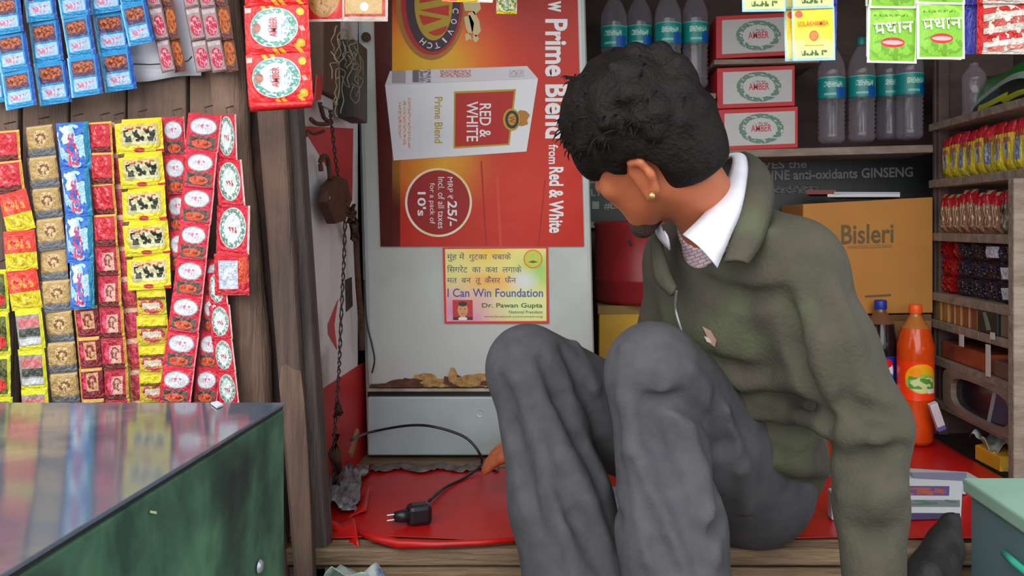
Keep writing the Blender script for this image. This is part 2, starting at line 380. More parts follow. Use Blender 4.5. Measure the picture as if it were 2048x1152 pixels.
for pts in ([(925, 0), (958, -6), (962, 18), (950, 30), (944, 22), (930, 22)], [(928, 34), (940, 30), (948, 46), (946, 62), (940, 70), (932, 58)], [(936, 26), (948, 22), (958, 40), (962, 62), (952, 74), (944, 64)], [(930, 68), (940, 66), (944, 80), (938, 78), (932, 84)], [(946, 70), (954, 70), (958, 78), (952, 86), (946, 80)]):
    fl('lion_crest', pts, C_cream, 2)
# pack
fl('pack_front', [(770, 169), (1076, 157), (1053, 303), (787, 321)], print_mat('pack_white', (212, 212, 218), [('g', .3, .3, .5, .5, (198, 200, 210))], .4, 0), 2)
fl('pack_top', [(780, 142), (1054, 132), (1076, 157), (770, 170)], print_mat('pack_lid', (196, 192, 200), [('t', .46, .6, .10, .2, (170, 60, 50), 60), ('r', .09, .45, .045, .36, (150, 140, 146)), ('t', .24, .5, .06, .36, (80, 70, 84), 40), ('r', .2, .5, .02, .36, (90, 78, 90)), ('t', .86, .6, .05, .2, (150, 140, 150), 60)], .4, 0), 3)
fl('pack_panel_border', [(908, 183), (1032, 178), (1019, 290), (907, 297)], C_gold, 3)
fl('pack_panel', [(911, 187), (1028, 182), (1016, 287), (910, 293)], C_red, 4)
ptext('lettering', 'RED &', 959, 207, 982, 275, D0-.0036, C_w, PO, -90, .012); ptext('lettering', 'WHITE', 933, 203, 956, 283, D0-.0036, C_w, PO, -90, .012)
ptext('lettering', 'Prime Blend', 869, 194, 885, 286, D0-.0022, C_gold, PO, -90, .008)
fl('small_print', [(794, 194), (822, 193), (824, 296), (800, 298)], print_mat('pack_small_print', (210, 210, 216), [('t', .82, .5, .1, .48, (196, 132, 90), 30), ('t', .5, .5, .1, .42, (196, 132, 90), 30), ('t', .2, .55, .1, .35, (196, 132, 90), 30)], .4, 0), 3)
fl('pack_seal_crest', [(1033, 226), (1040, 220), (1052, 222), (1060, 230), (1054, 240), (1056, 248), (1044, 252), (1034, 250)], col('crest_gold', (176, 118, 52)), 4)
fl('pack_seal_rim', ellpts(1023, 239, 17, 22), C_gold, 5); fl('pack_seal', ellpts(1024, 239, 13.5, 18), C_purple, 6); fl('pack_seal_centre', ellpts(1024, 239, 8, 12), C_gold, 7)
ptext('monogram', 'W', 1018, 232, 1030, 246, D0-.0058, C_red, PO, -90)
# side lettering
ptext('lettering', 'w', 1096, 2, 1122, 24, D0-.0012, C_w, PO, -90, .03)
ptext('lettering', 'Prime Blend', 1090, 38, 1135, 277, D0-.0012, C_w, PO, -90, .03)
ptext('lettering', 'from', 1097, 289, 1116, 328, D0-.0012, C_w, PO, -90, .02)
ptext('lettering', 'Red & White', 1098, 334, 1127, 466, D0-.0012, C_w, PO, -90, .03)
# price circle
n = 44
o1 = ellpts(877, 405, 67, 69, n); i1 = ellpts(877, 405, 62.5, 64.5, n)
mb = MB()
for k in range(n):
    j = (k+1) % n; mb.prism([P(x, y, D0-.0014) for x, y in (o1[k], o1[j], i1[j], i1[k])], (0, .0005, 0))
mb.build('price_ring', pmat('ring_gold', (214, 190, 120), .4, (230, 224, 214), 8), PO, weld=False)
fl('price_disc', i1, col('price_red', (150, 34, 32)), 1)
ptext('lettering', 'MRP ₹', 895, 354, 906, 398, D0-.0022, C_w, PO, -90); ptext('lettering', '25/-', 895, 402, 914, 452, D0-.0022, C_w, PO, -90, .02)
ptext('lettering', 'Incl. of all taxes', 876, 354, 889, 457, D0-.0022, C_w, PO, -90); ptext('lettering', 'for a pack of', 857, 366, 870, 448, D0-.0022, C_w, PO, -90); ptext('lettering', "10's", 835, 384, 852, 432, D0-.0022, C_w, PO, -90, .02)
# charity sticker
ST = empty('charity_sticker', P(992, 647, 2.08), 'small rainbow sticker with a portrait below the red poster', 'sticker')
D1 = 2.0756
flat('border', [(885, 495), (1096, 494), (1098, 647), (889, 647)], D1, col('sticker_edge', (206, 60, 56)), ST)
flat('sheet', [(890, 498), (1092, 497), (1093, 642), (893, 643)], D1-.0007, print_mat('sticker_sheet', (228, 220, 130), [('g', .1, .1, .8, .6, (216, 130, 190)), ('g', .45, .55, .4, .25, (240, 170, 60)), ('g', .4, 1, .4, .35, (240, 190, 40)), ('g', .95, .7, .35, .4, (150, 206, 90)), ('g', .78, .55, .2, .22, (214, 218, 236)), ('g', .8, .2, .5, .3, (216, 232, 170))], .35, .02), ST)
C_ink = col('grey_ink', (86, 92, 110)); C_blue = col('blue_ink', (70, 84, 176)); C_green = col('green_ink', (84, 104, 50))
for b, x0, y0, x1, y1 in (('मुंह में  गुटका  चबाके', 894, 505, 1022, 523), ('िसगरेट  का  कश  लगाके', 894, 530, 1043, 545), ('मत  बन  तू  कैंसर  फैन', 894, 552, 1032, 570)):
    ptext('lettering', b, x0, y0, x1, y1, D1-.0014, C_ink, ST)
ptext('lettering', 'I Can Win Foundation', 895, 577, 1086, 594, D1-.0014, C_blue, ST, 0, .008); ptext('lettering', 'Dr. Pawan Gupta', 964, 606, 1085, 618, D1-.0014, C_green, ST, 0, .015)
ptext('lettering', 'National President', 1018, 621, 1085, 627, D1-.0014, C_green, ST); ptext('lettering', 'www.facebook.com/icanwin.org', 968, 631, 1085, 636, D1-.0014, C_green, ST)
ph = flat('portrait_photo', [(905, 600), (945, 600), (946, 640), (906, 640)], D1-.0014, print_mat('portrait', (188, 38, 40), [('r', .5, .07, .48, .08, (50, 40, 66)), ('e', .5, .06, .22, .1, (230, 226, 226)), ('e', .5, .5, .25, .36, (206, 150, 96)), ('e', .5, .8, .22, .12, (38, 30, 30)), ('e', .4, .55, .04, .02, (60, 40, 30)), ('e', .6, .55, .04, .02, (60, 40, 30)), ('r', .5, .32, .09, .014, (110, 60, 50))], .4, 0), ST)
flat('seal', ellpts(1066, 518, 19, 19), D1-.0014, col('seal_orange', (226, 130, 50)), ST); flat('seal_centre', ellpts(1066, 518, 16.5, 16.5), D1-.002, col('seal_green', (196, 204, 90)), ST); flat('seal_mark', [(1056, 524), (1066, 521), (1076, 524), (1066, 526)], D1-.0027, C_green, ST)
# ------------------------------------------------------------------ sachets
def sachet_mesh(name, m, seed):
    rnd = random.Random(seed); a, b, c = rnd.uniform(-1, 1), rnd.uniform(-1, 1), rnd.uniform(2, 5)
    def fn(u, v):
        x, z = 2*u-1, 2*v-1
        e = (1-abs(x)**6)*(1-abs(z)**8)
        y = -.5*e*(1+.25*a*x+.2*b*z)-.16*math.sin(c*x*2+a*3)*math.sin(3*z+b*4)*e-.05*math.sin(9*z+b)*(1-e)
        return (u-.5, y, v-.5)
    mb = MB(); mb.grid(fn, 7, 7)
    mb.grid(lambda u, v: (u-.5, .12*(1-abs(2*u-1)**4)*(1-abs(2*v-1)**4)+.01, v-.5), 2, 2)
    me = mb.mesh(name, False, True); me.materials.append(m); return me
def foil(name, base, shapes, **k): return print_mat('sachet_'+name, base, shapes, k.pop('rough', .26), k.pop('bump', .35), k.pop('bscale', 4), **k)
T = {}
T['blue'] = foil('blue', (36, 150, 214), [('r', .95, .5, .05, .5, (20, 80, 176)), ('r', .5, .68, .36, .2, (92, 62, 96)), ('e', .5, .72, .34, .14, (196, 100, 52)), ('m', .5, .72, .33, .14, (120, 52, 32), 11, .5), ('r', .5, .28, .36, .15, (170, 206, 240)), ('t', .5, .27, .27, .07, (232, 110, 140), 16), ('r', .03, .5, .03, .5, (140, 214, 236))])
T['pinkgrey'] = foil('pinkgrey', (120, 92, 90), [('r', .5, .5, .42, .45, (184, 150, 156)), ('e', .52, .42, .36, .3, (206, 40, 80)), ('m', .52, .42, .34, .28, (240, 170, 180), 9, .54), ('r', .5, .86, .4, .06, (200, 190, 190))])
T['orange'] = foil('orange', (120, 66, 44), [('m', .5, .55, .46, .4, (206, 110, 36), 7, .46), ('r', .5, .12, .46, .08, (110, 60, 60)), ('m', .5, .6, .3, .25, (196, 60, 40), 12, .56)])
T['red'] = foil('red', (206, 34, 50), [('r', .5, .1, .5, .1, (110, 24, 26)), ('m', .45, .6, .4, .3, (244, 120, 130), 5, .58), ('r', .96, .5, .04, .5, (214, 160, 60)), ('r', .5, .96, .5, .03, (224, 190, 90))])  # pink mottle: highlight on the red foil, put into the colour
T['redface'] = foil('redface', (176, 28, 52), [('r', .5, .1, .5, .1, (110, 30, 26)), ('r', .55, .48, .24, .28, (214, 170, 150)), ('m', .55, .5, .18, .22, (150, 70, 70), 8, .5), ('r', .95, .5, .05, .5, (206, 150, 60)), ('m', .3, .5, .16, .3, (230, 60, 110), 6, .5)])
T['gold'] = foil('gold', (150, 122, 84), [('r', .5, .62, .46, .32, (190, 156, 98)), ('e', .55, .62, .22, .24, (222, 190, 140)), ('m', .55, .62, .2, .22, (140, 96, 60), 8, .52), ('r', .5, .13, .5, .13, (104, 106, 112)), ('r', .5, .95, .5, .03, (212, 180, 120)), ('r', .04, .5, .04, .5, (90, 74, 66))])
T['bluewhite'] = foil('bluewhite', (44, 110, 204), [('m', .5, .5, .45, .46, (176, 214, 240), 3, .48), ('r', .92, .5, .08, .5, (20, 130, 170)), ('t', .45, .42, .16, .34, (216, 70, 110), 9), ('m', .25, .75, .25, .2, (236, 246, 255), 5, .5)])
T['maroon'] = foil('maroon', (128, 22, 38), [('r', .58, .55, .26, .28, (206, 160, 110)), ('m', .58, .55, .22, .24, (140, 40, 50), 8, .5), ('r', .5, .94, .5, .05, (222, 180, 90)), ('r', .04, .5, .05, .5, (206, 140, 60)), ('m', .2, .5, .14, .3, (230, 50, 100), 6, .5)])
T['yellow'] = foil('yellow', (232, 214, 20), [('r', .53, .52, .4, .31, (214, 190, 110)), ('r', .53, .5, .36, .25, (206, 204, 160)), ('t', .53, .5, .34, .17, (44, 44, 34), 7), ('t', .53, .71, .3, .04, (196, 60, 40), 14), ('e', .5, .09, .12, .07, (206, 50, 60)), ('r', .06, .95, .1, .06, (90, 60, 40)), ('r', .94, .04, .1, .05, (214, 50, 50))])
T['yellowsmall'] = foil('yellowsmall', (206, 186, 40), [('r', .5, .78, .5, .14, (236, 214, 40)), ('m', .5, .35, .42, .3, (190, 60, 70), 6, .45), ('r', .5, .6, .48, .05, (110, 80, 30)), ('r', .5, .35, .3, .1, (214, 200, 180))])
T['redyellow'] = foil('redyellow', (226, 60, 44), [('r', .5, .22, .5, .22, (224, 204, 20)), ('t', .5, .66, .36, .12, (250, 150, 60), 8), ('m', .5, .25, .4, .15, (190, 160, 16), 6, .52), ('m', .4, .7, .4, .2, (250, 110, 90), 4, .56)])
T['greyband'] = foil('greyband', (150, 150, 146), [('r', .5, .93, .5, .08, (230, 224, 30)), ('r', .5, .05, .5, .05, (230, 224, 30)), ('r', .5, .66, .42, .12, (206, 120, 120)), ('r', .5, .42, .4, .1, (70, 76, 70)), ('r', .5, .2, .42, .08, (206, 206, 210)), ('r', .95, .5, .05, .5, (214, 214, 30))])
T['darkgreen'] = foil('darkgreen', (96, 100, 34), [('r', .5, .95, .5, .05, (230, 224, 40)), ('r', .95, .5, .06, .5, (214, 214, 30)), ('e', .55, .3, .3, .14, (214, 40, 36)), ('t', .5, .62, .4, .14, (60, 66, 40), 8), ('r', .5, .05, .5, .04, (220, 214, 40))])
T['oval'] = foil('oval', (218, 34, 62), [('e', .5, .66, .4, .24, (150, 150, 160)), ('e', .5, .66, .37, .21, (226, 228, 236)), ('t', .5, .66, .14, .06, (226, 120, 150), 16), ('r', .5, .22, .4, .17, (110, 92, 84)), ('r', .5, .22, .36, .13, (90, 66, 60)), ('m', .48, .19, .32, .11, (232, 84, 40), 7, .44), ('r', .98, .5, .02, .5, (240, 140, 150))])
T['ring'] = foil('ring', (216, 30, 56), [('e', .5, .54, .4, .42, (214, 222, 220)), ('m', .5, .54, .38, .4, (110, 150, 136), 14, .47), ('e', .5, .54, .25, .28, (222, 232, 232)), ('t', .5, .5, .14, .06, (206, 70, 90), 14), ('r', .97, .5, .03, .5, (244, 190, 190))])
T['whitecard'] = foil('whitecard', (206, 36, 50), [('r', .42, .5, .28, .34, (196, 206, 226)), ('t', .42, .55, .2, .14, (226, 226, 236), 10), ('r', .85, .6, .12, .3, (216, 80, 50))])
T['goldred'] = foil('goldred', (176, 60, 60), [('r', .1, .5, .12, .5, (224, 190, 110)), ('r', .5, .9, .5, .08, (226, 180, 150)), ('m', .6, .5, .36, .3, (222, 70, 110), 6, .5)])
T['amber'] = foil('amber', (228, 22, 28), [('r', .3, .95, .03, .12, (226, 170, 40), 30), ('r', .42, .96, .03, .12, (226, 170, 40), 30), ('r', .5, .03, .03, .1, (226, 170, 40), 30), ('r', .6, .03, .03, .1, (226, 170, 40), 30), ('r', .86, .06, .03, .13, (226, 170, 40), 30),
    ('e', .47, .53, .375, .40, (196, 214, 212)), ('m', .47, .53, .36, .385, (96, 160, 146), 17, .45), ('e', .46, .53, .255, .285, (214, 228, 232)), ('e', .2, .53, .07, .1, (170, 110, 96)), ('t', .4, .53, .02, .16, (150, 160, 176), 20), ('t', .64, .53, .05, .16, (150, 170, 190), 20),
    ('e', .88, .83, .055, .075, (216, 190, 40)), ('e', .88, .2, .06, .08, (206, 176, 30)), ('r', .9, .5, .03, .05, (240, 170, 170), 20), ('r', .06, .9, .05, .05, (214, 190, 180))], bump=.2)
T['pulses'] = foil('pulses', (206, 36, 36), [('e', .5, .55, .46, .46, (176, 130, 70)), ('m', .5, .55, .4, .4, (150, 100, 50), 8, .55), ('r', .5, .02, .5, .03, (200, 190, 180))], bump=.1)
T['cards'] = foil('cards', (196, 180, 170), [('r', .5, .55, .45, .45, (190, 60, 50)), ('r', .48, .58, .4, .42, (190, 156, 100)), ('r', .48, .8, .36, .14, (206, 196, 170)), ('t', .48, .8, .3, .08, (90, 80, 70), 12), ('e', .5, .32, .09, .1, (226, 226, 220))], bump=.1)
T['foiltip'] = foil('foiltip', (206, 200, 150), [('m', .5, .5, .5, .5, (120, 140, 90), 6, .5), ('r', .5, .5, .04, .5, (150, 170, 170)), ('r', .5, .04, .5, .05, (220, 206, 40))], rough=.12, bump=.6)
T['whitetip'] = foil('whitetip', (236, 226, 214), [('r', .2, .5, .25, .5, (236, 130, 80)), ('r', .5, .15, .2, .2, (226, 190, 40))], rough=.2)
T['solay'] = foil('solay', (232, 226, 120), [('r', .5, .5, .5, .5, (160, 206, 222)), ('r', .5, .51, .46, .46, (240, 232, 150)), ('r', .5, .68, .455, .29, (250, 216, 30)), ('g', .5, .4, .7, .3, (246, 224, 90)), ('e', .16, .87, .09, .07, (226, 70, 50)), ('e', .5, .46, .11, .1, (236, 130, 40)), ('o', .5, .46, .11, .1, .25, (226, 90, 40)), ('t', .5, .14, .3, .05, (70, 110, 60), 12), ('r', .5, .28, .22, .01, (150, 150, 90))], bump=.08)
T['green'] = foil('green', (240, 244, 232), [('r', .5, .5, .455, .465, (126, 190, 44)), ('m', .5, .24, .45, .2, (104, 160, 24), 6, .5), ('m', .5, .8, .45, .16, (150, 206, 60), 6, .52), ('t', .45, .84, .34, .02, (70, 120, 30), 26), ('e', .5, .36, .24, .09, (206, 30, 40)), ('e', .5, .36, .21, .04, (232, 170, 170))], bump=.08)
T['redwhite'] = foil('redwhite', (214, 204, 196), [('r', .5, .86, .5, .06, (206, 44, 40), 8), ('r', .55, .62, .46, .07, (190, 70, 60), 10), ('r', .5, .34, .5, .08, (206, 36, 36), 8), ('r', .6, .12, .4, .05, (214, 120, 110), 6), ('m', .6, .5, .4, .46, (232, 222, 206), 6, .56), ('r', .04, .5, .07, .5, (206, 30, 30))], rough=.14, bump=.5)  # pale mottle stands in for highlights on the shiny foil
T['blueback'] = foil('blueback', (50, 50, 176), [])
TM = {k: [sachet_mesh('sachet_'+k, m, i*7+j) for j in range(2)] for i, (k, m) in enumerate(T.items())}
def interp(path, y):
    for (x0, y0, w0), (x1, y1, w1) in zip(path, path[1:]):
        if y <= y1 or (x1, y1, w1) == path[-1]:
            t = (y-y0)/(y1-y0); return x0+(x1-x0)*t, w0+(w1-w0)*t
STRIPS = []
def strip(label, path, d, segs, group=None, thick=.007, rnd=None, tilt=.06, letter=None):
    rnd = rnd or random.Random(len(STRIPS)*13+5)
    y = path[0][1]; x0 = path[0][0]
    root = empty('sachet_strip', P(x0, y, d), label, 'sachets', group)
    y_end = y+sum(h for _, h in segs)
    for i, (k, h) in enumerate(segs):
        yc = y+h/2; xa, wa = interp(path, y+.01); xb, wb = interp(path, y+h-.01); xc, wc = interp(path, yc)
        dd = d-.003*(i % 2)+rnd.uniform(-.0015, .0015)
        c = P(xc, yc, dd); ang = math.atan2(xb-xa, h)
        o = bpy.data.objects.new('sachet', TM[k][rnd.randrange(2)]); COL.objects.link(o)
        o.rotation_euler = (rnd.uniform(-tilt, tilt), -ang+rnd.uniform(-.02, .02), rnd.uniform(-tilt, tilt)*1.5)
        o.scale = (S(wc, dd)*rnd.uniform(.97, 1.03), thick*rnd.uniform(.7, 1.2), S(h, dd)*1.02/math.cos(ang)); o.location = c
        attach(o, root)
        if letter: letter(o, c, S(wc, dd), S(h, dd), dd, thick)
        y += h
    # nail or string loop that holds the strip
    p = P(x0, path[0][1], d)
    MB().tube([p+Vector((0, .004, .004)), p+Vector((0, 0, .012)), p+Vector((0, .03, .02))], .0012, 5).build('hanging_string', M_grey, root)
    STRIPS.append(root); return root
G1 = 'sachet strips hung on the plank wall'; G2 = 'sachet strips pinned along the top of the plank wall'
n = lambda k, h, c: [(k, h)]*c
# --- upper row of blue strips, top left
dU = 1.47
strip('leftmost blue snack sachet strip, cut by the photo edge', [(-34, -10, 60), (-14, 205, 60)], dU+.01, n('blue', 72, 3), G2)
strip('blue snack sachet strip hanging lowest, at the far left corner', [(-4, -82, 60), (44, 215, 66)], dU-.012, n('blue', 74.2, 4), G2)
strip('second blue snack sachet strip from the left, bottom sachet half cut', [(60, -125, 62), (112, 207, 64)], dU, n('blue', 83, 4), G2)
strip('blue snack sachet strip over the dark plank gap, third from left', [(128, -125, 60), (176, 192, 62)], dU-.012, n('blue', 79, 4), G2)
strip('blue snack sachet strip just left of the white paper', [(192, -130, 64), (242, 180, 66)], dU, n('blue', 77.5, 4), G2)
strip('short blue snack sachet strip hanging over the white paper', [(250, -75, 52), (283, 87, 54)], dU-.012, n('blue', 81, 2), G2)
pap = MB().grid(lambda u, v: P(255+u*(120+20*v)+v*6+2, -60+v*(224-u*14)+2*math.sin(u*7), 1.50-.004*math.sin(u*6)-.003*math.sin(v*5+u*3)), 12, 10).build('paper_sheet', pmat('white_paper', (222, 224, 232), .7, (208, 208, 224), 3), None, smooth=True, solid=.001); tag(pap, 'white paper sheet pinned behind the slim pink strips on the plank wall', 'paper')
o = MB().tube([P(262, 128, 1.488), P(300, 129, 1.484), P(345, 127, 1.482), P(376, 122, 1.482), P(384, 113, 1.484)], .0012, 6).build('cord', M_black, None, smooth=True); tag(o, 'thin dark cord across the white paper sheet', 'cord')
for lab, a, b, wd, k in (('leftmost slim pink strip on the white paper', 304, 338, 30, 'pinkgrey'), ('slim brown-orange strip next to the leftmost pink strip on the paper', 332, 361, 24, 'orange'), ('slim pink strip at the right edge of the white paper', 380, 409, 31, 'pinkgrey'), ('slim pink strip furthest right, beside the orange strip', 412, 439, 31, 'pinkgrey'), ('slim orange strip nearest the wooden pole at the top', 442, 464, 27, 'orange')):
    strip(lab, [(a-8, -50, wd), (b, 143, wd)], 1.478-.006*(k == 'pinkgrey'), n(k, 64.3, 3), G2, .004)
# --- lower group
dL = 1.475
strip('yellow and dark green sachet strip cut by the left photo edge at the bottom', [(-6, 540, 44), (4, 880, 44)], dL+.01, n('darkgreen', 85, 4), G1)
strip('mixed strip of red, red-yellow and yellow-banded sachets at the far left', [(8, 262, 58), (20, 384, 58), (30, 386, 60), (52, 617, 62), (58, 620, 52), (74, 860, 56)], dL-.006, n('red', 61, 2)+n('redyellow', 78, 3)+n('greyband', 80, 3), G1)
strip('long strip of gold and grey sachets left of the shiny blue strip', [(77, 252, 58), (110, 560, 58), (136, 870, 58)], dL, n('gold', 61.8, 10), G1)
strip('shiny blue and white sachet strip in the lower group', [(146, 246, 64), (167, 617, 44)], dL-.012, n('bluewhite', 92.7, 4), G1, .01)
strip('short maroon and gold sachet strip hanging below the shiny blue one', [(172, 612, 46), (190, 860, 46)], dL-.004, n('maroon', 62, 4), G1)
strip('long red sachet strip between the shiny blue and the big yellow sachets', [(200, 244, 44), (216, 540, 48), (240, 862, 48)], dL-.006, n('red', 61.8, 4)+n('redface', 61.8, 6), G1)
strip('slim gold and red strip half hidden behind the big yellow sachets', [(228, 244, 36), (250, 560, 36), (286, 862, 40)], dL+.004, n('goldred', 61.8, 10), G1, .004)
strip('strip of big yellow sachets with dark lettered panels', [(276, 238, 92), (300, 578, 88)], dL-.014, n('yellow', 68, 5), G1, .01)
strip('small yellow and red sachet strip below the big yellow ones', [(302, 574, 62), (312, 860, 54)], dL-.008, n('yellowsmall', 57.2, 5), G1)
strip('red strip with grey ovals, half hidden beside the big yellow sachets', [(346, 235, 44), (362, 540, 44)], dL+.002, n('oval', 76, 4), G1)
strip('long red strip with white ovals slanting down to the left', [(410, 229, 66), (383, 527, 60), (340, 880, 64)], dL-.016, n('oval', 72.3, 9), G1)
strip('strip of green-ringed red sachets at the right end, ending in a white card', [(452, 230, 32), (456, 320, 44), (467, 440, 66), (464, 507, 64), (463, 588, 68)], dL-.008, [('ring', 92), ('ring', 90), ('ring', 96), ('whitecard', 82)], G1)
strip('red oval strip low down behind the long slanting one', [(434, 520, 40), (420, 700, 44), (404, 880, 50)], dL+.002, n('oval', 72, 5), G1)
strip('narrow green-ringed strip low down nearest the wooden pole', [(432, 545, 36), (446, 690, 42), (466, 880, 38)], dL-.004, n('ring', 67, 5), G1)
# --- hung from the eaves, nearer the street
EV = 1.12
beam = MB().box((.1, EV+.045, 1.885), (2.3, .05, .05)).build('trim_2', M_dark, None, bevel=.004); tag(beam, kind='structure')
C_ar = pmat('print_amber_red', (200, 44, 60), .4)
def amber_letter(o, c, wd, ht, d, th):
    text('lettering', 'AMBER', c+Vector((-.03*wd, -th*.60-.0012, .03*ht)), ht*.40, wd*.115, C_ar, o, 90, .01)
strip('large red foil strip with green rosettes hung in front of the wooden pole', [(546, -178, 128), (553, 8, 128), (556, 109, 124), (562, 205, 126)], 1.13, [('amber', 94), ('amber', 94), ('amber', 99), ('amber', 100)], None, .012, letter=amber_letter, tilt=.02)
o = MB().grid(lambda u, v: P(500+u*124, 200+v*(26-9*u)-2, 1.128-.006*math.sin(v*3)), 8, 3).build('torn_flap', pmat('red_foil', (226, 24, 28), .25, (196, 16, 20), 20, bump=.3, bscale=90), STRIPS[-1], smooth=True, solid=.0006)
strip('red packet with a tan disc hung at the top beside the large red strip', [(648, -130, 72), (648, 42, 70)], 1.16, n('pulses', 86, 2), None, .008, tilt=.02)
strip('tan packet with white frame hung at the top left of the refrigerator', [(730, -130, 94), (730, 42, 92)], 1.16, n('cards', 86, 2), None, .008, tilt=.02)
strip('white and orange packet edge hung above the red poster', [(935, -80, 100), (935, 5, 100)], 1.16, n('whitetip', 42, 2), None, .006, tilt=.02)
strip('small glittering foil packet hung above the red poster', [(1014, -75, 44), (1013, 27, 42)], 1.15, n('foiltip', 51, 2), None, .006, tilt=.02)
C_or2 = pmat('print_orange_red', (222, 84, 24), .4); C_wt = pmat('print_bright_white', (238, 240, 234), .4)
def sola_letter(o, c, wd, ht, d, th):
    text('lettering', 'SOLAKHAMBA', c+Vector((-.03*wd, -th*.62-.0012, ht*.19)), wd*.74, ht*.10, C_or2, o, 3, .012)
def pra_letter(o, c, wd, ht, d, th):
    t = text('lettering', 'पधान', c+Vector((0, -th*.62-.0012, ht*.12)), wd*.80, ht*.20, C_wt, o, 3, .012)
    a = c+Vector((-wd*.36, -th*.62-.0010, ht*.045)); u, v = Vector((wd*.10, 0, ht*.06)), Vector((wd*.012, 0, -ht*.022))
    MB().prism([a, a+u, a+u+v, a+v], (0, .0004, 0)).build('lettering', C_wt, o, weld=False)
strip('yellow packet strip furthest left of the hanging right group', [(1525, -186, 90), (1528, 22, 88)], 1.16, n('solay', 104, 2), None, .006, tilt=.02)
strip('pale blue-edged packet strip peeking out behind the yellow lettered packet', [(1610, -190, 84), (1612, 121, 88)], 1.178, n('solay', 103.6, 3), None, .006, tilt=.02)
strip('front yellow packet strip with red lettering and orange sun', [(1622, -192, 86), (1628, 120, 84)], 1.16, n('solay', 104, 3), None, .006, tilt=.015, letter=sola_letter)
strip('deep blue packet strip edge right of the yellow lettered packet', [(1648, -190, 50), (1650, 105, 46)], 1.185, n('blueback', 98.3, 3), None, .004, tilt=.02)
strip('white-edged packet strip peeking out left of the green packets', [(1776, -190, 92), (1778, 112, 92)], 1.178, n('green', 100.6, 3), None, .006, tilt=.02)
strip('left green packet strip with white Hindi lettering', [(1788, -205, 98), (1784, 125, 98)], 1.16, n('green', 110, 3), None, .006, tilt=.015, letter=pra_letter)
strip('right green packet strip with white Hindi lettering', [(1884, -213, 98), (1881, 117, 98)], 1.155, n('green', 110, 3), None, .006, tilt=.015, letter=pra_letter)
strip('white packet strip layered behind the right green packets', [(1876, -200, 100), (1876, 119, 98)], 1.175, n('green', 106, 3), None, .006, tilt=.02)
strip('deep blue strip edge between green packets and shiny red packets', [(1936, -190, 36), (1940, 108, 34)], 1.178, n('blueback', 99, 3), None, .004, tilt=.02)
strip('shiny red and silver packet strip at the top right corner', [(2002, -196, 98), (2004, 107, 100)], 1.16, n('redwhite', 101, 3), None, .012, tilt=.03)
# ------------------------------------------------------------------ shelves at the back
def shelf(px0, px1, py, d, th=.018, dep=.2, tilt=0, label=None):
    a, b = P(px0, py, d), P(px1, py+tilt, d)
    q0 = [a, b, b-Vector((0, 0, th)), a-Vector((0, 0, th))]
    o = MB().hexa(q0, [p+Vector((0, dep, 0)) for p in q0]).build('wall_shelf', M_shelf, None, bevel=.002); return tag(o, label, 'shelf')
shelf(1195, 1432, 190, 2.38, .016, .255, -4, 'wooden wall shelf carrying the upper row of water bottles')
shelf(1428, 1640, 119, 2.40, .014, .235, -4, 'narrow wooden wall shelf under the topmost red and white carton')
shelf(1428, 1872, 301, 2.38, .022, .255, -12, 'long wooden wall shelf carrying two cartons and the lower water bottles')
# red and white cartons
M_cw = pmat('carton_white', (196, 194, 194), .55, (184, 182, 182), 4); M_cr = pmat('carton_red', (206, 36, 44), .5, (186, 28, 36), 6)
M_wr = print_mat('carton_wreath', (194, 192, 192), [('m', .5, .5, .5, .5, (96, 130, 116), 13, .42), ('e', .5, .5, .355, .355, (196, 194, 194)), ('t', .5, .68, .16, .025, (120, 110, 110), 30)], .55, 0)
def carton(x0, y0, x1, y1, d, label, sl):
    r = empty('cigarette_carton', P((x0+x1)/2, y1, d), label, 'carton', 'red and white cartons on the back shelves')
    sk = lambda x, y: (x, y-sl*(x-x0))
    quadbox('box', [sk(x0, y0), sk(x1, y0), sk(x1, y1), sk(x0, y1)], d, .12, M_cr, r, .002)
    i = 9 if x1-x0 > 150 else 8
    flat('white_panel', [sk(x0+i+3, y0+i), sk(x1-6, y0+i), sk(x1-6, y1-i), sk(x0+i+3, y1-i)], d-.0008, M_cw, r)
    cx, cy = sk((x0+x1)/2+6, (y0+y1)/2)
    flat('wreath', ellpts(cx, cy, 45, 30), d-.0015, M_wr, r)
    text('lettering', 'AMBER', P(cx, cy-1, d-.0024), S(41, d), S(14, d), C_ar, r, 2, .015)
carton(1432, 32, 1590, 118, 2.42, 'topmost red and white carton alone on the narrow shelf', .05)
carton(1434, 136, 1590, 218, 2.42, 'red and white carton on top of the lower stack of two', .04)
carton(1437, 219, 1596, 302, 2.415, 'red and white carton at the bottom of the stack of two', .04)
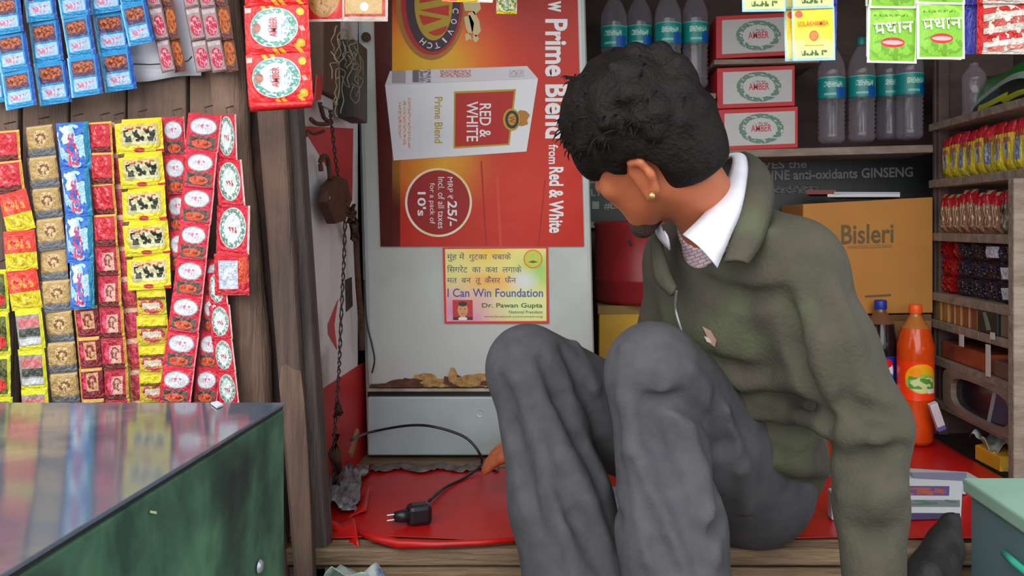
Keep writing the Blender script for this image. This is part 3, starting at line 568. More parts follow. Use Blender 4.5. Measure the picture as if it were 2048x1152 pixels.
# water bottles
M_clear = clear_mat('clear_plastic', (226, 222, 232), .16); M_cap = pmat('teal_cap', (20, 120, 116), .4)
M_wlab = print_mat('water_label', (16, 140, 138), [('r', .62, .28, .08, .26, (20, 90, 180)), ('t', .5, .66, .11, .12, (150, 220, 206), 26), ('r', .47, .2, .07, .05, (130, 200, 190)), ('r', .5, .98, .5, .03, (90, 190, 180)), ('r', .5, .02, .5, .03, (20, 110, 120))], .35, .02)
def bottle_meshes():
    R = .0385; H = .30
    prof = [(.0, .004), (.028, 0), (R-.002, .008), (R, .02)]
    z = .02
    for k in range(8): prof += [(R-.0035, z+.006), (R, z+.012)]; z += .0125
    prof += [(R-.001, .125), (R-.001, .185), (R, .192), (R, .2), (.036, .225), (.026, .25), (.016, .266), (.0135, .272), (.0135, .286)]
    b = MB().lathe(prof, (0, 0, 0), 20).mesh('bottle_body', True, True); b.materials.append(M_clear)
    l = MB().lathe([(R+.0006, .124), (R+.0006, .186)], (0, 0, 0), 24).mesh('bottle_label', True, True); l.materials.append(M_wlab)
    c = MB().lathe([(.0148, .276), (.0155, .279), (.0155, .296), (.014, .299), (0, .3)], (0, 0, 0), 16).mesh('bottle_cap', True, True); c.materials.append(M_cap)
    return b, l, c
BM = bottle_meshes()
C_wl = pmat('print_label_white', (196, 226, 214), .4)
def bottle(px, py, d, label, rz, group):
    r = empty('water_bottle', P(px, py, d), label, 'bottle', group)
    for nm, me in zip(('bottle_body', 'label_band', 'cap'), BM):
        o = bpy.data.objects.new(nm, me); COL.objects.link(o); o.rotation_euler.z = rz; o.location = r.location; attach(o, r)
    return r
def txtcyl(par, c, R, z, body, wd, ht, m, bold=.01):
    me, co = text_mesh(body, bold); a = co[:, 0]*wd/R; zz = co[:, 1]*ht
    loc = np.stack([c.x+R*np.sin(a), c.y-R*np.cos(a), c.z+z+zz], 1)
    me.vertices.foreach_set('co', loc.ravel()); me.update(); me.materials.clear(); me.materials.append(m)
    return link('lettering', me, m, par)
ords = ['first', 'second', 'third', 'fourth']
for i, (x, y) in enumerate(((1228, 186), (1279, 183), (1336, 179), (1390, 176))):
    b = bottle(x, y, 2.43+.035*(i % 2), ords[i]+' clear water bottle from the refrigerator on the upper shelf', .1*i-.15, 'water bottles on the upper shelf')
    txtcyl(b, b.location, .0398, .163, 'Bisleri', .042, .016, C_wl)
for i, (x, y, d) in enumerate(((1663, 287, 2.43), (1723, 284, 2.435), (1778, 280, 2.49), (1819, 279, 2.43))):
    b = bottle(x, y, d, ords[i]+' clear water bottle from the cartons on the lower shelf', .12*i-.2, 'water bottles on the lower shelf')
    txtcyl(b, b.location, .0398, .163, 'Bisleri', .042, .016, C_wl)
# black lettered banner on the back wall
BN = empty('lettered_banner', P(1500, 440, 2.60), 'black banner with grey lettering below the long back shelf', 'banner')
flat('sheet', [(1165, 330), (1870, 304), (1870, 440), (1165, 444)], 2.615, pmat('banner_black', (38, 40, 42), .4, (48, 52, 54), 3), BN, .004)
C_gt = pmat('print_grey_letter', (150, 152, 154), .5)
flat('bottom_edge', [(1165, 444), (1870, 440), (1870, 452), (1165, 456)], 2.612, pmat('banner_edge', (150, 152, 140), .6), BN, .004)
for b, x0, y0, x1, y1 in (('ERTIF', 1174, 350, 1228, 366), ('LY V', 1182, 378, 1222, 392), ('#Lea', 1208, 405, 1248, 419), ('VES the', 1524, 321, 1614, 337), ('TAURINE anti-oxidants GINSENG', 1478, 338, 1826, 358)):
    ptext('lettering', b, x0, y0, x1, y1, 2.612, C_gt, BN, 0, .022, .025)
flat('faded_line', [(1540, 374), (1640, 370), (1640, 384), (1540, 388)], 2.612, print_mat('faded_letters', (40, 42, 44), [('t', .5, .5, .48, .4, (110, 112, 114), 14)], .5, 0), BN)
flat('square_mark', [(1184, 403), (1198, 403), (1198, 418), (1184, 418)], 2.612, C_gt, BN)
# red hanging cloth / drum below the banner
RD = empty('red_drum', P(1262, 640, 2.3), 'dark red round-sided drum beside the refrigerator under the banner', 'drum')
MB().lathe([(0, 0), (.15, 0), (.155, .01), (.155, .06), (.158, .065), (.155, .07), (.156, .21), (.16, .218), (.156, .225), (.14, .225), (0, .222)], P(1300, 602, 2.4), 32).build('drum_body', pmat('drum_red', (150, 20, 26), .45, (116, 12, 20), 4, bump=.05), RD, smooth=True)
MB().tube([P(1253, 478, 2.243), P(1259, 484, 2.238), P(1262, 492, 2.241)], .0025, 6).build('lid_clip', M_black, RD)
yb = empty('yellow_carton', P(1250, 735, 2.35), 'yellow cardboard box beneath the red drum', 'box')
quadbox('box', [(1198, 622), (1380, 620), (1380, 780), (1198, 782)], 2.28, .24, pmat('yellow_card', (186, 150, 40), .7, (166, 128, 36), 4), yb, .003)
flat('lid_edge', [(1196, 612), (1382, 610), (1382, 626), (1196, 628)], 2.277, pmat('olive_card', (120, 96, 50), .7), yb, .2)
lb = empty('cardboard_box', P(1300, 890, 2.35), 'brown cardboard box on the floor under the yellow box', 'box')
quadbox('box', [(1202, 784), (1400, 784), (1400, 883), (1202, 883)], 2.285, .26, pmat('brown_card', (122, 86, 60), .75, (104, 72, 50), 4), lb, .003)
# brown cartons with printed name
M_card = pmat('carton_card', (186, 128, 58), .75, (172, 114, 48), 3, bump=.04, bscale=30)
C_ci = pmat('print_carton_ink', (92, 78, 44), .6)
uc = empty('water_carton', P(1730, 628, 2.33), 'upper brown water carton with green-brown name, magazine on top', 'carton')
quadbox('box', [(1606, 408), (1866, 394), (1866, 626), (1606, 630)], 2.35, .25, M_card, uc, .003)
ptext('lettering', 'Bisleri', 1683, 448, 1787, 487, 2.348, C_ci, uc, 0, .012, .035); flat('small_print', [(1696, 492), (1784, 488), (1784, 494), (1696, 498)], 2.3485, print_mat('carton_small_print', (182, 124, 56), [('t', .5, .5, .5, .4, (110, 86, 44), 26)], .7, 0), uc)
flat('print_line', [(1730, 591), (1782, 588), (1782, 592), (1730, 595)], 2.3485, C_ci, uc)
lc = empty('water_carton', P(1730, 872, 2.34), 'lower brown carton on the floor behind the two soft drink bottles', 'carton')
quadbox('box', [(1604, 633), (1864, 629), (1864, 874), (1604, 874)], 2.355, .25, pmat('carton_card_low', (150, 104, 62), .75, (132, 90, 54), 3), lc, .003)
flat('tape', [(1606, 634), (1862, 630), (1862, 640), (1606, 644)], 2.353, pmat('tape', (112, 78, 46), .4), lc)
mg = empty('magazine', P(1720, 396, 2.40), 'folded white magazine on top of the upper water carton', 'magazine')
def page(nm, pts, d, z, m, par, lift):
    MB().prism([Vector((P(x, 400, d+dy).x, d+dy, z)) for x, dy in pts], (0, 0, lift)).build(nm, m, par, weld=False)
zt = P(0, 394, 2.35).z
page('cover', [(1655, .02), (1800, .01), (1795, .2), (1665, .2)], 2.36, zt+.001, pmat('magazine_white', (200, 200, 206), .5), mg, .008)
page('red_page', [(1612, .03), (1672, .02), (1672, .19), (1620, .2)], 2.36, zt+.009, pmat('magazine_red', (110, 30, 34), .5), mg, .012)
page('top_page', [(1668, .015), (1800, .03), (1790, .17), (1680, .16)], 2.36, zt+.0092, pmat('magazine_grey', (176, 176, 186), .5), mg, .006)
# soft drink bottles on the floor
def soda(px, py, d, label, liquid, cap_c, lab_m, neck, hgt=.355, R=.05, logo=None):
    c = P(px, py, d); c.z = ZF+.004
    r = empty('soda_bottle', c, label, 'bottle')
    k = hgt/.355
    prof = [(0, .012), (.03, .004), (.04, 0), (R-.003, .012), (R-.001, .05), (R-.003, .085), (R-.002, .12), (R-.002, .205), (R, .215), (R, .25), (R-.006, .275), (.036, .295)]
    MB().lathe([(a, b*k) for a, b in prof], c, 24).build('liquid', liquid, r, smooth=True)
    MB().lathe([(a, b*k) for a, b in [(.036, .295), (.024, .312), (.0165, .324), (.0145, .328), (.0145, .338)]], c, 20).build('bottle_neck', neck, r, smooth=True)
    MB().lathe([(a, b*k) for a, b in [(.0162, .332), (.017, .334), (.017, .351), (.0155, .355), (0, .3555)]], c, 18).build('cap', cap_c, r, smooth=True)
    MB().lathe([(R-.0005, .116*k), (R-.001, .12*k), (R-.001, .204*k), (R+.0004, .214*k)], c, 28).build('label_band', lab_m, r, smooth=True)
    return r
soda(1831, 884, 2.25, 'orange soft drink bottle with orange cap on the red floor cloth', pmat('orange_soda', (214, 76, 18), .12, (196, 62, 14), 3), pmat('orange_cap', (240, 86, 24), .4),
     print_mat('orange_label', (246, 60, 12), [('e', .5, .56, .15, .38, (244, 170, 20)), ('e', .5, .45, .145, .24, (150, 190, 90)), ('e', .52, .40, .13, .2, (206, 216, 150)), ('t', .5, .46, .12, .16, (90, 150, 60), 9), ('e', .44, .72, .05, .12, (246, 150, 16)), ('r', .6, .24, .05, .06, (226, 226, 220))], .3, .02), pmat('orange_neck', (176, 108, 50), .15), .366, .048)
soda(1761, 880, 2.312, 'dark cola bottle with blue cap beside the orange soft drink bottle', pmat('cola', (34, 22, 26), .1), pmat('blue_cap', (24, 52, 150), .4),
     print_mat('cola_label', (26, 54, 150), [('e', .5, .62, .085, .3, (230, 232, 240)), ('m', .5, .82, .075, .12, (206, 30, 40), 1, .0), ('m', .5, .47, .08, .13, (36, 110, 190), 1, .0), ('r', .5, .2, .1, .07, (226, 230, 240))], .3, .02), pmat('cola_neck', (112, 74, 54), .15), .372, .043)
# ------------------------------------------------------------------ shelf unit on the right side, open to the left
SX = .985
def Q(px, py, X=SX): return P(px, py, X*F/(px-VX))
SU = empty('shelf_unit', (SX+.12, 2.1, ZF), 'grey-brown wooden shelf unit full of packets along the right side', 'shelf unit')
Y0, Y1 = 1.86, 2.385
def board(z, th=.018, nm='shelf_board', y0=Y0): MB().box((SX+.12, (y0+Y1)/2, z-th/2), (.24, Y1-y0, th)).build(nm, M_shelf, SU, bevel=.002)
zA, zB, zC, zD, zE, zT = CZ+.125, CZ-.022, CZ-.187, CZ-.262, CZ-.363, CZ+.262
for z in (zA, zB, zC, zD, zE): board(z, .022)
board(zT+.02, .02)
for y, xx, mm in ((Y0+.02, SX-.012, M_shelf), (Y1-.02, SX+.03, M_inner)): MB().box((xx, y, (ZF+(zA-.022 if mm is M_shelf else CZ+.52))/2), (.03, .026, (zA-.022 if mm is M_shelf else CZ+.52)-ZF)).build('post', mm, SU, bevel=.003)
MB().box((SX+.235, (Y0+Y1)/2, CZ-.03), (.006, Y1-Y0, 1.10)).build('back_panel', M_inner, SU)
MB().box((SX+.12, Y1-.01, CZ-.03), (.22, .012, 1.10)).build('end_panel', M_inner, SU)
def side_pack(z0, y, wd, ht, k, label, group, name='sweet_packet', cat='packet', thick=.03, x=SX+.02, tilt=0, rx=0):
    o = bpy.data.objects.new(name, TM[k][random.randrange(2)]); COL.objects.link(o)
    o.location = (x+thick*.5, y, z0+ht/2); o.rotation_euler = (rx, tilt, -math.pi/2+random.uniform(-.1, .1)); o.scale = (wd, thick, ht)
    return tag(o, label, cat, group)
def newtype(k, m):
    T[k] = m; TM[k] = [sachet_mesh('packet_'+k, m, 91+len(T)*3+j) for j in range(2)]
newtype('tubeA', foil('tubeA', (214, 190, 40), [('r', .5, .88, .5, .14, (206, 30, 40)), ('r', .5, .46, .2, .22, (170, 164, 180)), ('r', .5, .62, .3, .05, (190, 110, 90)), ('m', .5, .4, .2, .16, (110, 120, 160), 9, .55), ('r', .5, .72, .5, .03, (226, 190, 50))]))
newtype('tubeB', foil('tubeB', (206, 186, 60), [('r', .5, .88, .5, .14, (214, 40, 60)), ('r', .5, .44, .24, .24, (110, 124, 160)), ('m', .5, .44, .2, .2, (196, 190, 196), 8, .52), ('r', .5, .7, .4, .06, (180, 90, 50))]))
newtype('tubeC', foil('tubeC', (170, 120, 96), [('r', .5, .82, .5, .15, (206, 28, 44)), ('m', .5, .4, .4, .34, (224, 206, 170), 5, .5), ('r', .5, .96, .3, .05, (226, 200, 150))], rough=.16, bump=.6))
newtype('tubeD', foil('tubeD', (120, 108, 96), [('r', .5, .82, .5, .15, (190, 44, 60)), ('m', .5, .4, .4, .34, (170, 156, 130), 5, .5)], rough=.16, bump=.6))
newtype('crinkle', foil('crinkle', (206, 16, 22), [('m', .5, .5, .5, .5, (240, 60, 60), 4, .58)], rough=.14, bump=.9, bscale=5))
newtype('midnight', foil('midnight', (34, 30, 50), [('m', .5, .5, .48, .46, (190, 160, 130), 6, .62), ('m', .5, .5, .48, .46, (50, 56, 120), 5, .6)], rough=.16, bump=.6))
newtype('whitetag', foil('whitetag', (30, 28, 50), [('r', .55, .5, .36, .3, (206, 212, 232))], rough=.3))
ORD = ['first', 'second', 'third', 'fourth', 'fifth', 'sixth', 'seventh', 'eighth', 'ninth', 'tenth', 'eleventh', 'twelfth']
for i in range(11):
    side_pack(zA+.001, 2.37-i*.0475, .045, .118+random.uniform(-.006, .006), 'tubeA' if i % 3 else 'tubeB', ORD[i]+' yellow packet with red top from the carton end, uppermost filled shelf', 'yellow and red packets on the upper side shelf', thick=.028)
for i in range(11):
    side_pack(zB+.001, 2.35-i*.043, .040, .108+random.uniform(-.008, .006), 'tubeC' if i < 8 else 'tubeD', ORD[i]+' foil packet with red band from the carton end, middle side shelf', 'foil packets with red bands on the side shelf', thick=.026)
reds = [(2.335, 0), (2.30, .0), (2.32, .048), (2.275, .046), (2.33, .094), (2.26, .095)]
for i, (y, dz) in enumerate(reds):
    side_pack(zC+.002+dz, y, .05, .05, 'crinkle', ['crinkled red packet low against the carton', 'crinkled red packet low and second from the carton', 'crinkled red packet mid-height by the carton', 'crinkled red packet mid-height, second from the carton', 'crinkled red packet on top by the carton', 'crinkled red packet on top, second from the carton'][i], 'crinkled red packets', thick=.03, tilt=random.uniform(-.3, .3))
k = 0
rowlab = ['bottom', 'middle', 'top']
for r_ in range(3):
    for c_ in range(4):
        y = 2.225-c_*.077; kk = 'whitetag' if (r_, c_) in ((2, 2), (1, 3), (0, 3)) else 'midnight'
        side_pack(zC+.002+r_*.048, y, .074, .046, kk, '%s dark foil packet from the red ones, %s layer of the dark pile' % (ORD[c_], rowlab[r_]), 'dark foil packets piled on the side shelf', thick=.03, tilt=random.uniform(-.12, .12))
side_pack(zC+.002, 1.905, .05, .14, 'orange', 'upright orange packet at the street end of the dark pile', None, thick=.012)
# row of small card boxes, standing
bxs = [(2.34, .045, (150, 106, 48)), (2.293, .042, (172, 120, 60)), (2.25, .03, (150, 90, 56)), (2.215, .034, (176, 112, 62)), (2.172, .046, (150, 84, 60)), (2.125, .04, (140, 84, 64))]
for i, (y, wd, c) in enumerate(bxs):
    r = empty('slim_card_box', (SX+.05, y, zD), ORD[i]+' slim brown card box from the carton on the lower side shelf', 'box', 'slim brown card boxes')
    MB().box((SX+.06, y, zD+.028), (.1, wd-.003, .055)).build('box', pmat('slim_box_%d' % i, c, .7, tuple(int(q*.85) for q in c), 8), r, bevel=.002)
    MB().box((SX+.0095, y-wd*.32, zD+.028), (.0015, wd*.14, .054)).build('pale_edge', pmat('slim_box_edge', (196, 160, 100), .7), r)
r = empty('picture_box', (SX+.05, 2.02, zD), 'dark box with a pale leaf picture on the lower side shelf', 'box')
MB().box((SX+.04, 2.045, zD+.029), (.08, .10, .056)).build('box', pmat('dark_box', (36, 42, 44), .5), r, bevel=.002)
MB().prism([(SX-.001, 2.065, zD+.05), (SX-.001, 2.05, zD+.052), (SX-.001, 2.035, zD+.03), (SX-.001, 2.025, zD+.012), (SX-.001, 2.045, zD+.008), (SX-.001, 2.055, zD+.03)], (.0008, 0, 0)).build('leaf_picture', pmat('pale_leaf', (110, 130, 110), .6), r)
o = MB().box((SX+.05, 1.955, zD+.028), (.09, .07, .054)).build('card_box', pmat('grey_card', (120, 104, 92), .7, (104, 88, 78), 6), None, bevel=.003); tag(o, 'plain grey card box at the street end of the lower side shelf', 'box')
o = MB().box((SX+.08, 2.2, zE+.024), (.13, .26, .045)).build('flat_carton', pmat('orange_brown_card', (166, 76, 40), .7, (120, 50, 34), 9), None, bevel=.003); tag(o, 'long flat orange-brown carton on the low side shelf', 'carton')
o = MB().box((SX+.08, 1.965, zE+.02), (.13, .16, .038)).build('flat_carton', pmat('mauve_card', (122, 84, 80), .7, (100, 66, 62), 9), None, bevel=.003); tag(o, 'flat mauve carton at the street end of the low side shelf', 'carton')
for i, (x, y0, y1, lab) in enumerate(((1922, 668, 692, 'short white price strip hanging from the lower side shelf'), (1975, 688, 752, 'long white price strip hanging near the post of the shelf unit'), (1984, 664, 678, 'small white tag stuck above the long price strip'))):
    o = MB().prism([Q(x-4, y0, SX-.004), Q(x+5, y0+2, SX-.004), Q(x+5, y1+2, SX-.004), Q(x-4, y1, SX-.004)], (.0012, 0, 0)).build('price_strip', pmat('price_white', (200, 198, 194), .5), None); tag(o, lab, 'tag')
o = MB().box((SX-.004, 1.90, CZ-.225), (.006, .022, .10), Euler((math.radians(-6), 0, 0))).build('plastic_strip', pmat('blue_white_plastic', (176, 180, 214), .3, (70, 80, 170), 14), None, bevel=.001); tag(o, 'blue and white plastic strip standing by the shelf unit post', 'packaging')
# wooden case with a dark oval window at the bottom
WC = empty('wooden_case', (SX+.1, 2.1, ZF), 'low wooden case with a dark oval window under the side shelves', 'case')
za, zb = ZF+.100, zE-.024
board(za, .018, 'shelf_board')
MB().box((SX+.10, 2.13, (za+zb)/2), (.16, .44, zb-za)).build('case_body', M_dark, WC, bevel=.004)
def yz(px, py, X=SX): q = Q(px, py, X); return q.y, q.z
fr = MB(); n = 28
cy, cz_ = 2.085, (za+zb)/2
for i in range(n):
    a0, a1 = 2*math.pi*i/n, 2*math.pi*(i+1)/n
    def sq(a, ry, rz, e):
        c, s_ = math.cos(a), math.sin(a); return (cy+ry*math.copysign(abs(c)**e, c), cz_+rz*math.copysign(abs(s_)**e, s_))
    i0, i1, o0, o1 = sq(a0, .15, .042, .6), sq(a1, .15, .042, .6), sq(a0, .20, .056, .35), sq(a1, .20, .056, .35)
    fr.prism([(SX-.004, *i0), (SX-.004, *i1), (SX-.004, *o1), (SX-.004, *o0)], (.024, 0, 0))
fr.build('window_frame', pmat('case_frame_wood', (136, 116, 106), .7, (112, 92, 84), 6, (2, 2, 8)), WC)
MB().box((SX+.014, cy, cz_), (.006, .33, .095)).build('dark_window', pmat('dark_window', (22, 26, 32), .2, (28, 34, 50), 4), WC)
MB().prism([(SX+.008, 2.03, cz_+.042), (SX+.008, 2.016, cz_+.042), (SX+.008, 2.05, cz_-.042), (SX+.008, 2.062, cz_-.042)], (.003, 0, 0)).build('pale_stripe', pmat('pale_stripe', (150, 156, 160), .4), WC)
MB().prism([(SX+.0095, 2.012, cz_+.04), (SX+.0095, 1.95, cz_+.034), (SX+.0095, 1.97, cz_-.034), (SX+.0095, 2.046, cz_-.04)], (.002, 0, 0)).build('blue_panel', pmat('navy_panel', (22, 36, 78), .3), WC)
# things on top of the unit
gp = empty('green_pouch', (SX+.1, 2.02, zT+.02), 'green pouch with a white curved band lying on top of the side shelves', 'pouch')
def pf(u, v, yo=0, k=1):
    x, z = 2*u-1, 2*v-1; e = max(0, (1-x*x)*(1-z*z))**.5
    return Vector((SX+.05-.03*e*k+.05*v, 1.86+u*.40, zT+.021+v*.115+.01*math.sin(u*6)))
mbp = MB().grid(lambda u, v: pf(u, v), 14, 8); mbp.grid(lambda u, v: pf(u, v, 0, -1), 14, 8)
mbp.build('pouch_body', print_mat('green_pouch_print', (24, 110, 40), [('e', .5, .0, .5, .62, (140, 160, 150)), ('e', .5, -.1, .48, .58, (24, 30, 26)), ('r', .5, .08, .5, .1, (24, 26, 30)), ('r', .6, .2, .2, .06, (170, 176, 30), 8), ('r', .3, .12, .18, .05, (160, 170, 30), -6)], .3, .2), gp, smooth=True)
b = bottle(1, 1, 1, 'empty clear bottle on top of the side shelves beside the green pouch', 0, None); b.location = (SX+.06, 2.24, zT+.021); b.name = 'empty_bottle'
for o in list(b.children):
    if o.name.startswith(('label_band', 'cap')): bpy.data.objects.remove(o)
    else: o.location = b.location; o.matrix_parent_inverse = wm(b).inverted(); o.scale = (.8, .8, .5)
# ------------------------------------------------------------------ on the floor, right
np_ = empty('newspaper', (.62, 1.85, ZF), 'folded newspaper with coloured pictures on the red cloth', 'newspaper')
def FQ(px, py, z=ZF+.004):   # photograph pixel on a horizontal plane at height z
    d = (CZ-z)*F/(py-VY); return P(px, py, d)
def floorpiece(nm, pts, m, par, z, th=.0012):
    return MB().prism([FQ(x, y, z) for x, y in pts], (0, 0, -th), 0, polyuv(pts)).build(nm, m, par, weld=False)
M_news = print_mat('newsprint', (218, 226, 228), [('r', .68, .6, .22, .12, (110, 90, 150)), ('m', .7, .58, .18, .1, (190, 100, 80), 8, .48), ('e', .1, .34, .14, .13, (206, 96, 60)), ('r', .56, .3, .42, .08, (130, 140, 150)), ('m', .6, .34, .36, .08, (90, 130, 110), 9, .5), ('r', .5, .06, .48, .03, (70, 70, 110)), ('t', .3, .64, .22, .1, (150, 156, 160), 22)], .6, .05)
floorpiece('back_sheet', [(1690, 928), (1935, 944), (1960, 958), (1930, 985), (1690, 960)], print_mat('newsprint_back', (186, 190, 196), [('t', .4, .5, .4, .2, (120, 120, 150), 16), ('r', .7, .5, .2, .2, (140, 146, 176))], .6, .05), np_, ZF+.009, .004)
floorpiece('front_sheet', [(1686, 950), (1925, 962), (1922, 1028), (1676, 1034)], M_news, np_, ZF+.016, .009)
sc_ = empty('snack_packets', (.95, 2.0, ZF), 'yellow and red snack box with silver wrapper by the shelf unit', 'packet')
a_, b_, c_, d_ = FQ(1950, 918), FQ(2000, 944), FQ(2060, 940), FQ(2010, 905)
mb = MB().prism([a_, b_, c_, d_], (0, 0, .035)); mb.build('packet_box', print_mat('snack_box', (214, 160, 40), [('r', .5, .5, .4, .3, (190, 40, 50))], .4, .1), sc_, bevel=.002)
MB().grid(lambda u, v: a_.lerp(d_, u).lerp(b_.lerp(c_, u), v)+Vector((0, .03, .046+.014*math.sin(u*9+v*4)+.008*math.sin(v*13))), 12, 10).build('silver_wrapper', pmat('silver_wrap', (186, 196, 200), .25, (150, 160, 160), 30, bump=.5, bscale=60), sc_, smooth=True, solid=.001)
MB().prism([FQ(1996, 940, ZF+.006), FQ(2040, 946, ZF+.006), FQ(2048, 925, ZF+.04), FQ(2004, 915, ZF+.04)], (.002, -.003, 0)).build('red_label', print_mat('snack_label', (206, 176, 60), [('e', .55, .5, .36, .34, (196, 40, 60)), ('r', .55, .5, .22, .1, (230, 150, 140))], .4, .1), sc_)
pk = MB().box(P(1874, 833, 2.17), (.022, .014, .078), Euler((.15, math.radians(-22), 0))).build('cigarette_pack', print_mat('white_purple_pack', (206, 204, 212), [('r', .5, .08, .5, .09, (110, 90, 170)), ('m', .5, .6, .3, .3, (214, 180, 190), 5, .5)], .4, 0), None, bevel=.002); tag(pk, 'slim white packet leaning beside the orange soft drink bottle', 'packet')
# pale green box bench at the right, nearest the street
GB = empty('painted_bench', (.95, 1.0, 0), 'pale green painted wooden box bench at the right front corner', 'bench')
xL, dF = S(1925-VX, 1.42), 1.42; zt = P(0, 955, 1.42).z
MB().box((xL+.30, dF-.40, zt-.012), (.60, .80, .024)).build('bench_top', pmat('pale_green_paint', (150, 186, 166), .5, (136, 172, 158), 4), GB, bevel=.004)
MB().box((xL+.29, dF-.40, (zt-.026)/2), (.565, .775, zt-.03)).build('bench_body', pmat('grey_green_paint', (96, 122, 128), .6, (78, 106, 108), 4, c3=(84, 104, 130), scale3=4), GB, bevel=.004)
o = MB().tube([Q(2008, 1106, xL-.004), Q(2030, 1126, xL-.004), Q(2062, 1152, xL-.004), Q(2100, 1180, xL-.004)], .0055, 8).build('drinking_straw', pmat('teal_plastic', (70, 206, 168), .35), None, smooth=True); tag(o, 'bright teal plastic straw stuck to the side of the pale green bench', 'straw')
# ------------------------------------------------------------------ red floor cloth
M_cloth = pmat('red_oilcloth', (196, 20, 18), .38, (172, 14, 14), 3, bump=.12, bscale=14)
RC = empty('red_floor_cloth', (.2, 1.6, ZF), 'glossy red oilcloth covering the kiosk floor', 'cloth')
def clothz(x, y):
    return ZF+.0025+.0015*math.sin(x*17+y*9)+.002*max(0, nz(x*6, y*6))
def cfn(u, v):
    x0 = -.497+.02*(1-min(1, v*6))*2.2+.008*math.sin(v*9); x = x0+u*(.97-x0); t_ = min(1, max(0, (x-.03)/.05)); y = 1.556+v*(.465+.34*t_)
    if v < .02: y += .006*math.sin(x*14)+.012*max(0, nz(x*5, 1))
    return Vector((x, y, clothz(x, y)+(.004 if v < .02 else 0)))
MB().grid(cfn, 80, 40).build('cloth_sheet', M_cloth, RC, smooth=True, solid=.0015)
# rolled front hem and the torn curled corner
hp = [FQ(712, 1062, ZF+.012), FQ(745, 1075, ZF+.012), FQ(800, 1088, ZF+.012), FQ(870, 1089, ZF+.010), FQ(960, 1085, ZF+.010), FQ(1040, 1078, ZF+.009), FQ(1070, 1068, ZF+.008)]
MB().tube(hp, [.004, .007, .009, .007, .006, .005, .003], 8).build('rolled_hem', M_cloth, RC, smooth=True)
c0 = [(632, 1040), (668, 1028), (716, 1060), (722, 1100), (690, 1084)]
def corner(u, v):
    a = Vector(FQ(636+u*70, 1042-u*6+2, ZF+.012)); b = Vector(FQ(660+u*62, 1064+u*34, ZF-.008))
    return a.lerp(b, v)+Vector((0, -.012*v, .012*math.sin(v*3)+.004*math.sin(u*8)))
MB().grid(corner, 10, 6).build('torn_corner', M_cloth, RC, smooth=True, solid=.0015)
MB().grid(lambda u, v: Vector(FQ(655+u*90-v*12, 950+v*95*(1-.1*u)-8*u, ZF+.006))+Vector((0, 0, .006*math.sin(u*5+v*3))), 8, 8).build('side_fold', M_cloth, RC, smooth=True, solid=.0015)
# crumpled grey plastic sheeting along the back and the left corner
M_pl = pmat('grey_plastic_film', (150, 148, 152), .3, (84, 82, 88), 24, bump=.4, bscale=40)
def crumple(label, fn, nu, nv, m, name='plastic_sheet', cat='plastic sheet'):
    o = MB().grid(fn, nu, nv).build(name, m, None, smooth=True, solid=.001); return tag(o, label, cat)
crumple('crumpled grey plastic film in the corner left of the red cloth', lambda u, v: Vector(FQ(662+u*70-v*(22-30*u*0)+14*nz(u*6, v*6), 942+v*84, ZF+.01))+Vector((0, 0, .03*abs(nz(u*7, v*7, 2))+.02*(1-u))), 18, 18, M_pl)
crumple('grey dusty plastic strip along the foot of the refrigerator', lambda u, v: Vector(FQ(738+u*260, 930+v*12+3*math.sin(u*20), ZF+.006))+Vector((0, 0, .012*abs(nz(u*18, v*4, 5)))), 40, 5, pmat('dusty_film', (120, 108, 104), .6, (72, 62, 60), 40, bump=.4))
crumple('crumpled white and blue plastic bag on the step by the door post', lambda u, v: Vector((-.47+u*.21, 1.36+.11*math.sin(v*3.1416)*(1 if v < .5 else 1)+.02*nz(u*6, v*5, 3), ZF-.098+.125*max(0, math.sin(u*3.1416))**.6*v+.03*nz(u*7, v*7, 9))), 22, 22, pmat('white_blue_plastic', (196, 208, 204), .35, (150, 180, 166), 14, bump=.5, bscale=30, c3=(60, 80, 150), scale3=18), 'plastic_bag', 'plastic bag')
# loose cable and black adapter plug
cb = [QL(702, 880, -.47)*1, P(735, 866, 2.05), P(800, 853, 2.03), P(850, 851, 2.0), P(900, 862, 1.99), P(935, 878, 1.98), P(958, 905, 1.97)]
ce = [FQ(962, 930, ZF+.02), FQ(930, 955, ZF+.008), FQ(890, 975, ZF+.008), FQ(858, 1002, ZF+.012)]
def smoothpath(p, n=6):
    out = []
    for i in range(len(p)-1):
        a, b, c, d = p[max(0, i-1)], p[i], p[i+1], p[min(len(p)-1, i+2)]
        for k in range(n):
            t = k/n; out.append(.5*((2*b)+(c-a)*t+(2*a-5*b+4*c-d)*t*t+(3*b-3*c+d-a)*t**3))
    return out+[p[-1]]
PL = empty('power_plug', FQ(830, 1030), 'black power adapter plug with cable lying on the red cloth', 'plug')
MB().tube(smoothpath([Vector(p) for p in cb+ce]), .0032, 7).build('cable', M_black, PL, smooth=True)
pc = FQ(834, 1028, ZF+.022)
ax = (FQ(786, 1032, ZF+.022)-FQ(860, 1022, ZF+.022)).normalized()
R3 = Matrix((ax, Vector((0, 0, 1)).cross(ax), Vector((0, 0, 1)))).transposed()
MB().box(pc-ax*.004, (.046, .036, .040), R3).build('plug_body', M_black, PL, bevel=.009)
MB().tube([pc+ax*.014, pc+ax*.03, pc+ax*.044], [.015, .012, .0095], 12).build('plug_nose', M_black, PL, smooth=True)
for s_ in (-1, 1):
    q_ = pc+R3 @ Vector((.042, .0, .005*s_)); MB().tube([q_, q_+ax*.016], .0022, 8).build('plug_pin', pmat('plug_metal', (200, 200, 204), .25, metal=.9), PL)
